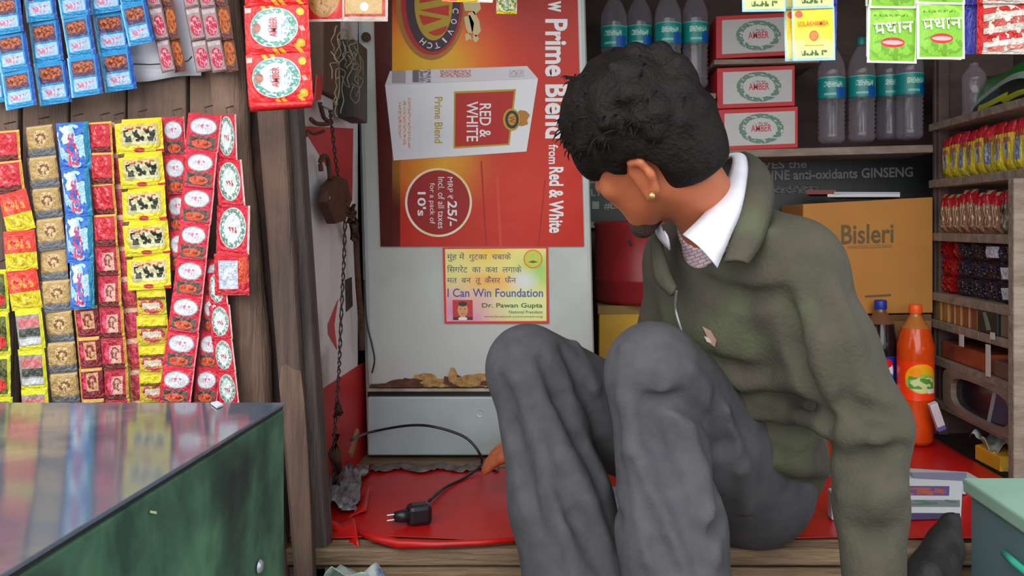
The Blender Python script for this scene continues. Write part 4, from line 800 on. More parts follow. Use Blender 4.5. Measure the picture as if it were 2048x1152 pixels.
# ------------------------------------------------------------------ left counter, nearest the street
CT = empty('display_counter', (-.7, .8, 0), 'green painted counter with a dark glossy top at the left front', 'counter')
dB = 1.08; zt = CZ-.2255; xR = S(570-VX, dB)
M_top = pmat('glossy_counter_top', (92, 102, 116), .09, (72, 84, 100), 3, bump=.02, bscale=5, c3=(128, 124, 126), scale3=7, spec=.6)
M_gp = pmat('green_counter_paint', (84, 128, 98), .55, (42, 72, 60), 11, (1, 1, .7), .12, 14, c3=(36, 50, 48), scale3=5, lo=.3, hi=.6)
MB().box((xR-.43, (dB+.30)/2, zt-.002), (.86, dB-.30, .004)).build('counter_top', M_top, CT, bevel=.001)
MB().box((xR-.433, (dB+.302)/2, zt-.006), (.861, dB-.301, .004)).build('top_edge', pmat('dark_edge', (34, 40, 46), .5), CT)
MB().box((xR-.432, (dB+.302)/2, (zt-.008)/2), (.862, dB-.300, zt-.009)).build('counter_body', M_gp, CT, bevel=.003)
def CQ(px, py, off=.0012): return P(px, py, (xR+off)*F/(px-VX))
def side_mark(nm, pts, m): MB().prism([CQ(x, y) for x, y in pts], (.0006, 0, 0)).build(nm, m, CT, weld=False)
side_mark('white_fleck', [(300, 1021), (312, 1023), (312, 1028), (300, 1026)], pmat('white_fleck', (196, 206, 160), .6))
MB().lathe([(0, .004), (.006, .003), (.008, 0)], CQ(519, 1133), 12, axis=Matrix.Rotation(math.pi/2, 3, 'Y')).build('rivet', pmat('steel', (190, 194, 206), .3, metal=.6), CT, smooth=True)
o = MB().box((xR-.075, .545, zt+.008), (.10, .06, .014), Euler((0, 0, .1))).build('cigarette_pack', print_mat('blue_white_pack', (220, 222, 230), [('r', .5, .3, .5, .36, (60, 60, 130))], .35, .02), None, bevel=.002); tag(o, 'blue and white pack on the near corner of the dark counter', 'packet')
o = MB().prism([FQ(422, 808, zt+.001), FQ(436, 805, zt+.001), FQ(446, 812, zt+.001), FQ(434, 817, zt+.001)], (0, 0, .002)).build('paper_scrap', pmat('scrap_paper', (220, 222, 230), .6), None); tag(o, 'tiny white paper scrap at the back of the dark counter', 'paper')
# ------------------------------------------------------------------ padlock, chain, tangle on the inner left wall
XL = -.521
def W(px, py, lift=0): return QL(px, py, XL+lift)
LK = empty('rusty_padlock', W(662, 440), 'rusty hexagonal hanging padlock on the white inner wall', 'padlock')
hx = [(640, 372), (658, 352), (676, 358), (687, 400), (672, 442), (652, 448), (634, 404)]
MB().prism([W(x, y, .004) for x, y in hx], (.02, 0, 0)).build('lock_body', M_rust, LK, bevel=.003)
MB().tube(smoothpath([W(660, 358, .014), W(658, 335, .014), W(655, 318, .014), W(648, 312, .014), W(641, 322, .014), W(642, 342, .014)]), .005, 8).build('shackle', M_rust, LK, smooth=True)
MB().lathe([(0, .002), (.003, .001), (.004, 0)], W(659, 396, .025), 10, axis=Matrix.Rotation(math.pi/2, 3, 'Y')).build('keyhole_cover', pmat('worn_steel', (150, 146, 140), .4, metal=.7), LK)
ch = empty('twisted_wire', W(690, 250), 'long twisted dark wire hanging down the inner wall', 'wire')
path = smoothpath([W(660, 215, .01), W(664, 250, .012), W(672, 320, .016), W(682, 380, .018), W(690, 430, .02), W(688, 520, .016), W(684, 600, .016), W(680, 700, .014), W(677, 760, .014), W(672, 830, .014), W(668, 900, .012), W(668, 965, .01)], 10)
for ph in (0, math.pi):
    MB().tube([p+Vector((.002*math.cos(i*1.1+ph), .004*math.cos(i*1.1+ph), .003*math.sin(i*1.1+ph))) for i, p in enumerate(path)], .0019, 6).build('wire_strand', pmat('dark_wire', (44, 36, 36), .6, (70, 56, 50), 30), ch, smooth=True)
for (x, y, r) in ((690, 412, .013), (702, 428, .016), (709, 462, .017), (676, 818, .011)):
    mb = MB(); c = W(x, y, .02)
    for j in range(4):
        rr = random.Random(x*j+y); mb.tube([c+Vector((rr.uniform(-r, r)*.5, rr.uniform(-r, r)*1.4, rr.uniform(-r, r)*1.4)) for _ in range(5)], .004, 5)
    mb.build('wire_knot', M_rust, ch, smooth=True)
o = MB().tube(smoothpath([W(712, 470, .012), W(716, 560, .012), W(722, 640, .01), W(724, 700, .01)]), .007, 8).build('dark_rod', M_rust, None, smooth=True); tag(o, 'thin rusty rod hanging between the inner wall and the refrigerator', 'rod')
o = MB().tube(smoothpath([P(728, 560, 2.06), P(733, 640, 2.055), P(744, 690, 2.05), P(749, 720, 2.05), P(744, 746, 2.05)]), .0022, 6).build('thin_cable', M_black, None, smooth=True); tag(o, 'thin cable dangling at the left edge of the refrigerator door', 'cable')
hs = empty('rusty_latch', W(690, 900), 'rusty iron latch at the foot of the inner wall', 'latch')
MB().tube([W(672, 870, .012), W(668, 905, .014), W(676, 940, .014), W(672, 975, .014)], [.009, .013, .010, .011], 8).build('latch_bar', M_rust, hs, smooth=True)
MB().box(W(708, 886, .012), (.008, .075, .018), Euler((math.radians(32), 0, 0))).build('latch_arm', pmat('bare_stick', (140, 104, 76), .7), hs, bevel=.002)
# dark block added for a shaded gap, board, wire tangle behind the red strip
bx = MB().box(W(706, 165, .025), (.04, .10, .17)).build('gap_stand_in', pmat('dark_olive_gap', (46, 46, 42), .6, (60, 54, 46), 10), None, bevel=.004); tag(bx, 'dark olive block standing in for the shaded gap high beside the refrigerator', 'box')
b2 = MB().box(W(650, 105, .02), (.03, .12, .17)).build('brown_board', pmat('brown_board', (78, 62, 52), .8, (96, 66, 48), 10), None, bevel=.004); tag(b2, 'brown board high on the inner wall behind the wire tangle', 'board')
tg = empty('wire_tangle', W(690, 150, .06), 'tangle of thin pale wires on the dark olive block', 'wire')
rr = random.Random(4)
for k in range(16):
    c = W(rr.uniform(655, 722), rr.uniform(75, 195), .07); r = rr.uniform(.012, .035); a0 = rr.uniform(0, 6); pts = []
    for j in range(10):
        a = a0+j*.5; pts.append(c+Vector((rr.uniform(-.006, .006), r*math.cos(a)*.8, r*math.sin(a)*1.4+.002*j)))
    MB().tube(smoothpath(pts, 3), .0011, 5).build('wire_loop', pmat('pale_wire', (120, 112, 92), .5), tg, smooth=True)
hk = empty('bent_hook', W(655, 240), 'bent rusty hook with red and white scraps below the dark olive block', 'hook')
MB().tube(smoothpath([W(640, 205, .02), W(648, 235, .02), W(660, 246, .02), W(636, 248, .02), W(622, 238, .02)]), .0045, 7).build('hook_bar', M_rust, hk, smooth=True)
MB().tube(smoothpath([W(648, 262, .016), W(628, 268, .016), W(616, 262, .016), W(612, 272, .016)]), .003, 6).build('hook_wire', M_rust, hk, smooth=True)
MB().box(W(651, 205, .02), (.01, .07, .022)).build('white_tab', pmat('tab_white', (170, 172, 176), .5), hk, bevel=.002)
MB().prism([W(632, 150, .03), W(646, 150, .03), W(640, 200, .03), W(628, 200, .03)], (.002, 0, 0)).build('red_tab', M_redp, hk)
# ------------------------------------------------------------------ seated person (distance-field modelling)
import openvdb
V3 = lambda *a: np.array(a, np.float32)
class Field:
    def __init__(s, lo, hi, vox, big=.06):
        s.lo = np.array(lo, np.float32); s.vox = vox; s.big = big
        s.n = tuple(int(math.ceil((h-l)/vox))+1 for l, h in zip(lo, hi)); s.a = np.full(s.n, big, np.float32)
    def region(s, lo, hi, pad):
        i0 = np.clip(np.floor((np.minimum(lo, hi)-pad-s.lo)/s.vox).astype(int), 0, np.array(s.n)-1)
        i1 = np.clip(np.ceil((np.maximum(lo, hi)+pad-s.lo)/s.vox).astype(int)+1, 1, np.array(s.n))
        sl = tuple(slice(a, b) for a, b in zip(i0, i1))
        ax = [s.lo[k]+s.vox*np.arange(i0[k], i1[k], dtype=np.float32) for k in range(3)]
        return sl, np.stack(np.meshgrid(*ax, indexing='ij'), -1)
    def put(s, sl, d, k, op):
        a = s.a[sl]
        if op == 'u': h = np.clip(.5+.5*(a-d)/k, 0, 1); s.a[sl] = a*(1-h)+d*h-k*h*(1-h)
        else: d = -d; h = np.clip(.5-.5*(a-d)/k, 0, 1); s.a[sl] = a*(1-h)+d*h+k*h*(1-h)
    def cap(s, p0, p1, r0, r1, k=.02, op='u'):
        p0, p1 = V3(*p0), V3(*p1); sl, p = s.region(p0, p1, max(r0, r1)+s.big)
        if 0 in p.shape: return s
        pa = p-p0; ba = p1-p0; h = np.clip((pa @ ba)/max(1e-9, float(ba @ ba)), 0, 1)
        d = np.linalg.norm(pa-h[..., None]*ba, axis=-1)-(r0+(r1-r0)*h)
        s.put(sl, d, k, op); return s
    def ell(s, c, R, rad, k=.02, op='u'):
        c = V3(*c); rad = np.array(rad, np.float32); m = float(rad.max()); sl, p = s.region(c-m, c+m, s.big)
        if 0 in p.shape: return s
        q = (p-c) @ np.array(R, np.float32).T
        k0 = np.linalg.norm(q/rad, axis=-1); k1 = np.linalg.norm(q/(rad*rad), axis=-1)+1e-6
        s.put(sl, k0*(k0-1)/k1, k, op); return s
    def chain(s, pts, rs, k=.02, op='u'):
        for i in range(len(pts)-1): s.cap(pts[i], pts[i+1], rs[i], rs[i+1], k, op)
        return s
    def at(s, p):
        i = (np.array(p)-s.lo)/s.vox; j = np.floor(i).astype(int)
        if (j < 0).any() or (j >= np.array(s.n)-1).any(): return s.big
        f = i-j; c = s.a[j[0]:j[0]+2, j[1]:j[1]+2, j[2]:j[2]+2]
        c = c[0]*(1-f[0])+c[1]*f[0]; c = c[0]*(1-f[1])+c[1]*f[1]; return float(c[0]*(1-f[2])+c[1]*f[2])
    def hit(s, px, py, d0=.8):        # depth at which the photograph's sight line meets the surface
        d = d0
        for _ in range(900):
            v = s.at(P(px, py, d))
            if v < .0005: return d
            d += max(.001, min(v, .03)*.6)
            if d > 2.2: break
        return None
    def crease(s, pts, r, depth, k=.012, op='u', off=0):
        ps = []
        for x, y in pts:
            d = s.hit(x, y)
            if d is None: continue
            ps.append(P(x, y, d+depth))
        m = len(ps)
        if m > 1: s.chain([tuple(p) for p in ps], [r*(.35+.65*math.sin(math.pi*(i+.5)/m)) for i in range(m)], k, op)
    def mesh(s, name, mat, parent, smooth_it=2, level=0.0, extra=None):
        g = openvdb.FloatGrid(s.big); g.copyFromArray(s.a)
        pts, tris, quads = g.convertToPolygons(isovalue=level, adaptivity=0.0)
        co = pts*s.vox+s.lo
        me = bpy.data.meshes.new(name)
        fs = [tuple(int(i) for i in q) for q in quads]+[tuple(int(i) for i in t) for t in tris]
        me.from_pydata(co.tolist(), [], fs)
        bm = bmesh.new(); bm.from_mesh(me)
        for _ in range(smooth_it): bmesh.ops.smooth_vert(bm, verts=bm.verts, factor=.5, use_axis_x=True, use_axis_y=True, use_axis_z=True)
        bmesh.ops.recalc_face_normals(bm, faces=bm.faces); bm.to_mesh(me); bm.free()
        me.materials.append(mat)
        return link(name, me, mat, parent, True)
def rel(x, y, z): return (x, y, CZ+z)
def lerp3(a, b, t): return tuple(a[i]+(b[i]-a[i])*t for i in range(3))
def nrm(v): v = np.array(v, float); return v/np.linalg.norm(v)
PE = empty('person', (.32, 1.6, ZF), 'seated person in an olive jacket and grey trousers looking away', 'person')
# joints
pel = rel(.278, 1.63, -.455)
hipL, hipR = rel(.325, 1.555, -.478), rel(.23, 1.69, -.478)
kneL, kneR = rel(.114, 1.275, -.217), rel(-.084, 1.43, -.236)
ankL, ankR = rel(.152, 1.20, -.60), rel(.015, 1.335, -.60)
shL, shR = rel(.318, 1.265, -.07), rel(.196, 1.54, -.065)
elL, wrL = rel(.411, 1.205, -.285), rel(.407, 1.165, -.502)
elR, wrR = rel(.150, 1.62, -.285), rel(-.085, 1.745, -.435)
neck = rel(.222, 1.345, -.005); shC = rel(.272, 1.395, -.06)
St = nrm((.47, -.88, 0)); Ft = nrm((-.88, -.47, 0)); Ut = nrm((-.08, -.38, .9)); Ut = nrm(Ut); Ft = nrm(Ft-Ut*(Ft @ Ut)); St = np.cross(Ft, Ut)
RT = np.stack([St, Ft, Ut])
# ---- head frame
pit = math.radians(17); rol = math.radians(28); fd = np.array((-.80, .60, 0))
Fh = nrm(fd*math.cos(pit)+np.array((0, 0, -math.sin(pit)))); Uh = nrm(fd*math.sin(pit)+np.array((0, 0, math.cos(pit)))); Lh = np.cross(Uh, Fh); Uh, Lh = Uh*math.cos(rol)+Lh*math.sin(rol), Lh*math.cos(rol)-Uh*math.sin(rol)
RH = np.stack([Lh, Fh, Uh])
ear = np.array(P(1288, 357, 1.205)); K = .94
hc = ear-Lh*.071+Uh*.030+Fh*.008
H = lambda l, f, u: tuple(hc+(Lh*l+Fh*f+Uh*u)*K)
M_skin = pmat('skin', (190, 108, 72), .5, (174, 94, 62), 9, bump=.05, bscale=200)
# ---- body: one continuous surface, head to feet
B = Field(rel(-.30, 1.0, -.74), rel(.56, 1.95, .28), .0045)
B.ell(hc, RH, (.071*K, .094*K, .080*K), .02).ell(H(0, .0, .03), RH, (.070, .090, .075), .02)       # skull
B.ell(H(0, .045, -.045), RH, (.056, .052, .068), .025)                                              # face
B.cap(H(0, .062, -.100), H(0, .05, -.075), .024, .040, .02)                                          # chin, jaw
for s_ in (-1, 1):
    B.cap(H(.05*s_, -.002, -.055), H(.022*s_, .060, -.102), .018, .018, .02)                         # jaw line
    B.ell(H(.036*s_, .070, -.035), RH, (.024, .02, .018), .015)                                       # cheek
    B.ell(H(.030*s_, .097, -.008), RH, (.015, .010, .010), .008, 's')                                 # eye socket
    B.cap(H(.014*s_, .092, .008), H(.044*s_, .080, .010), .008, .006, .01)                            # brow
    # ear: rim, bowl, lobe
    e0 = lambda f, u, l=.0: H((.074+l)*s_, f-.010, u-.030)
    B.chain([e0(.012, -.024, 0), e0(.014, .012, .003), e0(.004, .030, .009), e0(-.014, .026, .014), e0(-.020, .004, .014), e0(-.010, -.022, .008), e0(.006, -.032, .003)], [.0055, .005, .0055, .006, .006, .0065, .008], .006)
    B.ell(e0(-.003, .0, .004), RH, (.005, .017, .026), .006)
B.cap(H(0, .092, .000), H(0, .112, -.034), .008, .011, .012); B.ell(H(0, .112, -.040), RH, (.016, .010, .008), .008)   # nose
B.cap(H(-.018, .094, -.066), H(.018, .094, -.066), .006, .006, .008); B.cap(H(-.015, .092, -.075), H(.015, .092, -.075), .006, .006, .006)  # lips
nb = H(0, -.035, -.075)
B.cap(nb, neck, .050, .055, .03)
B.cap(lerp3(neck, shC, .2), shC, .055, .05, .03)
B.cap(shC, pel, .085, .10, .04); B.cap(shL, shR, .042, .042, .04)
B.chain([hipL, kneL, ankL], [.055, .034, .026], .03); B.chain([hipR, kneR, ankR], [.055, .034, .026], .03); B.cap(hipL, hipR, .08, .08, .03)
B.chain([shL, elL, wrL], [.040, .034, .025], .02); B.chain([shR, elR, wrR], [.040, .034, .025], .02)
def hand(w_, fwd, palm, side, spread=.5, curl=.5, s=1.0):
    """palm leaves wrist w_ along fwd; palm normal 'palm'; side = towards the thumb"""
    f, n_, t = nrm(fwd), nrm(palm), nrm(side); w_ = np.array(w_)
    for j in range(4):
        o_ = (j-1.5)*.019*s
        B.cap(tuple(w_+f*.01+t*-o_*.5), tuple(w_+f*.085*s-t*o_), .016*s, .0125*s, .012)
    L_ = [.066, .074, .069, .052]
    for j in range(4):
        o_ = (j-1.5)*.020*s; p = w_+f*.088*s-t*o_; d = nrm(f-t*(j-1.5)*.10*spread); pts = [tuple(p)]
        for q, fr in enumerate((.45, .32, .23)):
            d = nrm(d+n_*curl*(.35+.25*q)); p = p+d*L_[j]*s*fr; pts.append(tuple(p))
        B.chain(pts, [.0092*s, .0086*s, .0080*s, .0070*s], .004)
    p = w_+f*.022*s+t*.026*s; pts = [tuple(p)]
    for fr, dd in ((.034, nrm(t*.85+f*.55+n_*.25)), (.030, nrm(t*.45+f*.85+n_*.35)), (.026, nrm(t*.2+f*.95+n_*.4))):
        p = p+dd*fr*s; pts.append(tuple(p))
    B.chain(pts, [.014*s, .0105*s, .0095*s, .008*s], .006)
hand(wrL, (-.10, -.28, -1), (-.3, .9, -.2), (-.95, -.1, .1), .6, .30)
fwR = nrm(np.array(wrR)-np.array(elR)); hand(wrR, (-.72, .42, -.42), (-.25, .35, -.9), (.15, .9, .3), .4, .55)
for a_, s_ in ((ankL, 1), (ankR, -1)):       # feet inside the shoes
    B.cap(a_, (a_[0]-.05, a_[1]-.09, a_[2]-.045), .036, .028, .02)
body = B.mesh('body', M_skin, PE, 1)
# ---- hair
M_hair = pmat('black_hair', (30, 23, 22), .6, (18, 14, 14), 60, (1, 1, 1), .4, 160, spec=.2)
HF = Field(hc-.20, hc+.20, .004)
HF.ell(H(0, -.004, .042), RH, (.093, .100, .102), .02).ell(H(0, -.045, -.002), RH, (.082, .072, .082), .02)
HF.ell(H(0, .042, .078), RH, (.074, .062, .058), .02).ell(H(0, .080, .020), RH, (.066, .034, .050), .02)
HF.ell(H(0, -.070, -.045), RH, (.060, .040, .05), .02)
HF.cap(H(.070, .026, -.006), H(.072, .018, -.036), .014, .006, .01).cap(H(-.070, .026, -.006), H(-.072, .018, -.036), .014, .006, .01)
rr = random.Random(11)
dirs = []
for k in range(420):
    th = rr.uniform(0, 2*math.pi); ph = math.acos(rr.uniform(-.45, 1)); l, f, u = math.sin(ph)*math.cos(th), math.sin(ph)*math.sin(th), math.cos(ph)
    if f > .35 and u < .18: continue
    if abs(l) > .4 and u < .15 and f > -.5: continue
    base = np.array(H(l*.088, f*.094-.004, .038+u*.096)); sw = nrm(Lh*(l*.5+rr.uniform(-.5, .5))+Fh*(f*.3+.35+rr.uniform(-.4, .4))+Uh*(u*.45-.3+rr.uniform(-.3, .3)))
    if k < 120: HF.cap(base-sw*.02, base+sw*rr.uniform(.015, .03), rr.uniform(.012, .017), .006, .016)
    dirs.append((base, sw))
# keep the face, ears and nape clear
HF.ell(H(0, .125, -.075), RH, (.075, .075, .085), .01, 's')
for s_ in (-1, 1):
    HF.ell(H(.085*s_, -.010, -.046), RH, (.030, .032, .048), .012, 's'); HF.ell(H(.075*s_, .055, -.06), RH, (.04, .045, .055), .012, 's')
HF.ell(H(0, -.05, -.135), RH, (.09, .09, .062), .012, 's')
hair = HF.mesh('hair', M_hair, PE, 1)
mb = MB()
for base, sw in dirs:
    for q in range(3):
        b0 = Vector(base)+Vector([rr.uniform(-.012, .012) for _ in range(3)]); s2 = Vector(sw)+Vector([rr.uniform(-.3, .3) for _ in range(3)])
        ctr = (Vector(hc)-b0).normalized()
        mb.tube([b0+ctr*.006, b0+s2*.014, b0+s2*.026+ctr*.004, b0+s2*.036+ctr*.012], [.0018, .0018, .0014, .0004], 3, cap=False)
tag(mb.build('hair_strands', M_hair, hair, smooth=True, weld=False), kind='stuff')
# beard patch, eyes, earring
bf = Field(hc-.2, hc+.2, .004); bf.cap(H(-.018, .070, -.118), H(.018, .070, -.118), .021, .021, .01).cap(H(.02, .066, -.116), H(.042, .04, -.088), .016, .010, .01).cap(H(-.02, .066, -.116), H(-.042, .04, -.088), .016, .010, .01)
bf.mesh('beard', pmat('beard_hair', (44, 32, 30), .7, (70, 46, 40), 90, bump=.5, bscale=300), PE, 1)
for s_ in (-1, 1):
    MB().lathe([(.0102*math.sin(math.pi*i/8), -.0102*math.cos(math.pi*i/8)) for i in range(9)], H(.030*s_, .088, -.008), 14).build('eye', pmat('eye_white', (214, 206, 198), .2), PE, smooth=True)
MB().lathe([(.0048*math.sin(math.pi*i/6), -.0048*math.cos(math.pi*i/6)) for i in range(7)], P(1304, 391, 1.188), 10).build('earring', pmat('gold_stud', (226, 190, 120), .25, metal=.7), PE, smooth=True)
# ---- trousers
M_tr = pmat('grey_trouser_cloth', (80, 78, 82), .9, (68, 68, 74), 30, bump=.12, bscale=220)
TR = Field(rel(-.25, 1.0, -.72), rel(.56, 1.95, -.05), .006)
def leg(F_, hip, kn, an, r):
    F_.chain([hip, lerp3(hip, kn, .5), kn], [r[0], r[1], r[2]], .03)
    kb = (kn[0]+.004, kn[1]+.02, kn[2]-.03)
    F_.chain([kb, lerp3(kb, an, .55), (an[0], an[1], an[2]-.005)], [r[2]*.93, r[3], r[4]], .03)
TR.ell(pel, RT, (.140, .115, .12), .04); TR.cap(hipL, hipR, .10, .10, .03)
leg(TR, hipL, kneL, ankL, (.105, .094, .073, .076, .083))
T2 = Field(rel(-.25, 1.0, -.72), rel(.56, 1.95, -.05), .006)
leg(T2, hipR, kneR, ankR, (.100, .088, .070, .080, .094))
TR.put((slice(None),)*3, T2.a, .010, 'u')
# folds: ridges and troughs that run down the cloth
for pts, r, dep, op in (
    ([(1030, 690), (1040, 760), (1070, 850), (1100, 950), (1130, 1060), (1150, 1150)], .012, .002, 'u'),
    ([(1085, 720), (1120, 800), (1165, 880), (1205, 960), (1235, 1040)], .012, -.002, 's'),
    ([(1062, 740), (1095, 830), (1135, 920), (1180, 1010), (1215, 1090)], .011, .003, 'u'),
    ([(1000, 760), (1022, 850), (1050, 950), (1080, 1060)], .009, -.001, 's'),
    ([(1110, 960), (1150, 1030), (1190, 1110), (1215, 1160)], .010, -.001, 's'),
    ([(1250, 700), (1255, 800), (1268, 900), (1290, 1000), (1300, 1120)], .012, .003, 'u'),
    ([(1290, 800), (1310, 880), (1340, 960), (1375, 1050), (1400, 1140)], .012, -.002, 's'),
    ([(1330, 790), (1370, 860), (1395, 940), (1420, 1040), (1430, 1120)], .012, .003, 'u'),
    ([(1300, 800), (1360, 800), (1420, 840), (1440, 900)], .010, -.001, 's'),
    ([(1255, 930), (1285, 1020), (1320, 1100), (1350, 1150)], .010, -.001, 's'),
    ([(1380, 740), (1440, 830), (1480, 930), (1490, 1020)], .012, .004, 'u'),
    ([(1440, 800), (1450, 900), (1445, 1000), (1430, 1080)], .014, -.004, 's'),
    ([(1130, 700), (1170, 780), (1200, 860)], .010, -.001, 's'), ([(1150, 690), (1190, 780)], .008, .002, 'u')):
    TR.crease(pts, r*1.35, dep*1.3, .012, op)
for a_ in (ankL, ankR): TR.cap((a_[0], a_[1], a_[2]-.05), (a_[0], a_[1], a_[2]+.02), .068, .066, .008, 's')
sl, p = TR.region(np.array(rel(-.2, 1.0, -.72)), np.array(rel(.5, 1.5, -.60)), 0); TR.a[sl] = np.maximum(TR.a[sl], (CZ-.618)-p[..., 2])
TR.a = np.maximum(TR.a, TR.lo[2]*0-9)
zi = int((ZF+.004-TR.lo[2])/TR.vox); yi = int((1.555-TR.lo[1])/TR.vox); TR.a[:, yi:, :max(0, zi)] = TR.big   # flattened on the seat
tr = TR.mesh('trousers', M_tr, PE, 2)
# ---- shirt (body of it, shows in the neck opening)
M_sh = print_mat('shirt_check', (196, 190, 200), [], .8, 0)
nt = M_sh.node_tree; bs = nt.nodes['Principled BSDF']; tcn = nt.nodes.new('ShaderNodeTexCoord'); ck = nt.nodes.new('ShaderNodeTexBrick'); ck.inputs['Scale'].default_value = 45; ck.inputs['Color1'].default_value = lin((206, 200, 210)); ck.inputs['Color2'].default_value = lin((186, 178, 196)); ck.inputs['Mortar'].default_value = lin((176, 110, 112)); ck.inputs['Mortar Size'].default_value = .03
mpn = nt.nodes.new('ShaderNodeMapping'); mpn.inputs['Rotation'].default_value = (math.pi/2, 0, .5); nt.links.new(tcn.outputs['Object'], mpn.inputs[0]); nt.links.new(mpn.outputs[0], ck.inputs['Vector']); nt.links.new(ck.outputs['Color'], bs.inputs['Base Color'])
def torso(F_, g_):
    F_.cap(shL, shR, .062+g_, .058+g_, .04)
    F_.ell(rel(.275, 1.42, -.15), RT, (.165+g_, .105+g_, .17+g_), .05)
    F_.ell(rel(.298, 1.52, -.30), RT, (.148+g_, .118+g_, .16+g_), .05)
    F_.ell(rel(.305, 1.615, -.42), RT, (.150+g_, .138+g_, .12+g_), .05)
    F_.cap(lerp3(neck, shC, .5), shL, .055+g_, .058+g_, .04).cap(lerp3(neck, shC, .6), shR, .05+g_, .05+g_, .04)
SH = Field(rel(-.05, 1.05, -.60), rel(.62, 1.95, .12), .006)
SH.cap(lerp3(neck, shC, -.15), shC, .060, .07, .03); SH.ell(rel(.270, 1.41, -.14), RT, (.13, .100, .15), .05)
SH.cap(lerp3(nb, neck, .55), nb, .062, .062, .006, 's')
SH.mesh('shirt', M_sh, PE, 2)
# ---- jacket
M_jk = pmat('olive_fleece', (78, 73, 62), .95, (66, 64, 52), 12, bump=.25, bscale=160, c3=(84, 88, 66), scale3=6)
JK = Field(rel(-.22, 1.0, -.60), rel(.62, 1.95, .14), .006)
torso(JK, .012)
JK.chain([shL, lerp3(shL, elL, .5), elL], [.064, .063, .060], .035); JK.chain([elL, lerp3(elL, wrL, .5), wrL], [.059, .048, .042], .02)
JK.chain([shR, elR], [.062, .056], .03).chain([elR, wrR], [.056, .040], .02)
JK.ell(rel(.352, 1.63, -.44), RT, (.12, .11, .11), .05)
for pts, r, dep, op in (
    ([(1440, 800), (1520, 785), (1590, 800), (1640, 830)], .013, -.003, 's'), ([(1470, 840), (1540, 850), (1610, 870), (1660, 900)], .012, -.003, 's'),
    ([(1490, 770), (1560, 755), (1620, 770)], .014, .004, 'u'), ([(1500, 825), (1580, 825), (1640, 850)], .013, .004, 'u'),
    ([(1606, 540), (1592, 620), (1596, 700), (1618, 780), (1650, 840)], .019, -.006, 's'), ([(1630, 640), (1645, 720), (1670, 800)], .012, .003, 'u'),
    ([(1690, 800), (1740, 830), (1800, 840)], .012, -.003, 's'), ([(1690, 870), (1750, 880), (1810, 870)], .012, .004, 'u'), ([(1680, 930), (1740, 920), (1800, 900)], .011, -.003, 's'),
    ([(1690, 990), (1750, 1000), (1800, 980)], .012, .003, 'u'), ([(1700, 1060), (1750, 1080), (1800, 1060)], .011, -.003, 's'),
    ([(1540, 470), (1600, 560), (1640, 680), (1660, 780)], .013, .003, 'u'), ([(1420, 720), (1470, 745), (1530, 745)], .011, -.002, 's'),
    ([(1400, 560), (1480, 600), (1560, 590)], .012, -.002, 's'), ([(1540, 920), (1600, 930), (1650, 940)], .014, .004, 'u'), ([(1660, 560), (1700, 680), (1730, 780)], .012, .003, 'u')):
    JK.crease(pts, r*1.3, dep*1.25, .016, op)
# neck opening and the V at the front
JK.cap(nb, lerp3(neck, shC, .25), .072, .066, .012, 's')
vtop = np.array(neck)+Ft*.07; vbot = np.array(P(1360, 575, 1.30))
JK.cap(tuple(np.array(neck)+Ft*.05), tuple(np.array(P(1352, 520, 1.31))), .055, .026, .01, 's'); JK.cap(tuple(np.array(P(1352, 520, 1.31))), tuple(np.array(P(1356, 585, 1.29))), .026, .008, .008, 's')
JK.cap(tuple(np.array(wrL)+np.array((-.004, -.007, -.045))), wrL, .036, .034, .006, 's'); JK.cap(wrR, tuple(np.array(wrR)+fwR*.05), .030, .034, .006, 's')
jk = JK.mesh('jacket', M_jk, PE, 2)
# flat collar of the jacket and white shirt collar: strips laid over the surface
def sheet(name, inner, outer, m, par, th=.004, lift=.006, steps=6, nv=5, field=None):
    def prep(q):
        out = []
        for x, y, d in q:
            if d is None:
                h_ = field.hit(x, y); d = (h_ if h_ else 1.35)-lift
            out.append(P(x, y, d))
        return smoothpath(out, steps)
    a, b = prep(inner), prep(outer); k = min(len(a), len(b))
    def fn(u, v):
        i = u*(k-1); j = int(min(k-2, math.floor(i))); t = i-j
        p_, q_ = a[j].lerp(a[j+1], t), b[j].lerp(b[j+1], t)
        return p_.lerp(q_, v)+Vector((0, -.012*math.sin(math.pi*v), .004*math.sin(math.pi*v)))
    return MB().grid(fn, (k-1)*2, nv).build(name, m, par, smooth=True, solid=th)
M_wc = pmat('white_collar_cloth', (226, 226, 236), .8, (212, 212, 224), 20)
sheet('shirt_collar', [(1372, 330, 1.40), (1440, 318, 1.385), (1466, 318, 1.34), (1446, 380, 1.27), (1405, 432, 1.235), (1366, 470, 1.225)],
      [(1420, 330, 1.43), (1478, 310, 1.42), (1494, 326, 1.345), (1490, 400, 1.245), (1462, 470, 1.205), (1434, 536, 1.195)], M_wc, PE, .003)
sheet('shirt_collar', [(1340, 420, 1.37), (1326, 440, 1.345), (1322, 452, 1.32), (1328, 462, 1.30)],
      [(1322, 440, 1.38), (1312, 458, 1.355), (1318, 476, 1.33), (1340, 500, 1.305)], M_wc, PE, .003)
sheet('jacket_collar', [(1478, 308, 1.44), (1494, 318, 1.375), (1494, 380, 1.262), (1474, 450, 1.215), (1450, 524, 1.19)],
      [(1500, 318, 1.45), (1534, 342, 1.385), (1546, 396, 1.27), (1524, 480, 1.20), (1494, 528, 1.18)], M_jk, jk, .006)
sheet('jacket_collar', [(1316, 462, 1.38), (1326, 500, 1.345), (1340, 545, 1.315), (1352, 575, 1.295)],
      [(1306, 470, 1.40), (1304, 510, 1.37), (1312, 560, 1.33), (1344, 592, 1.29)], M_jk, jk, .006)
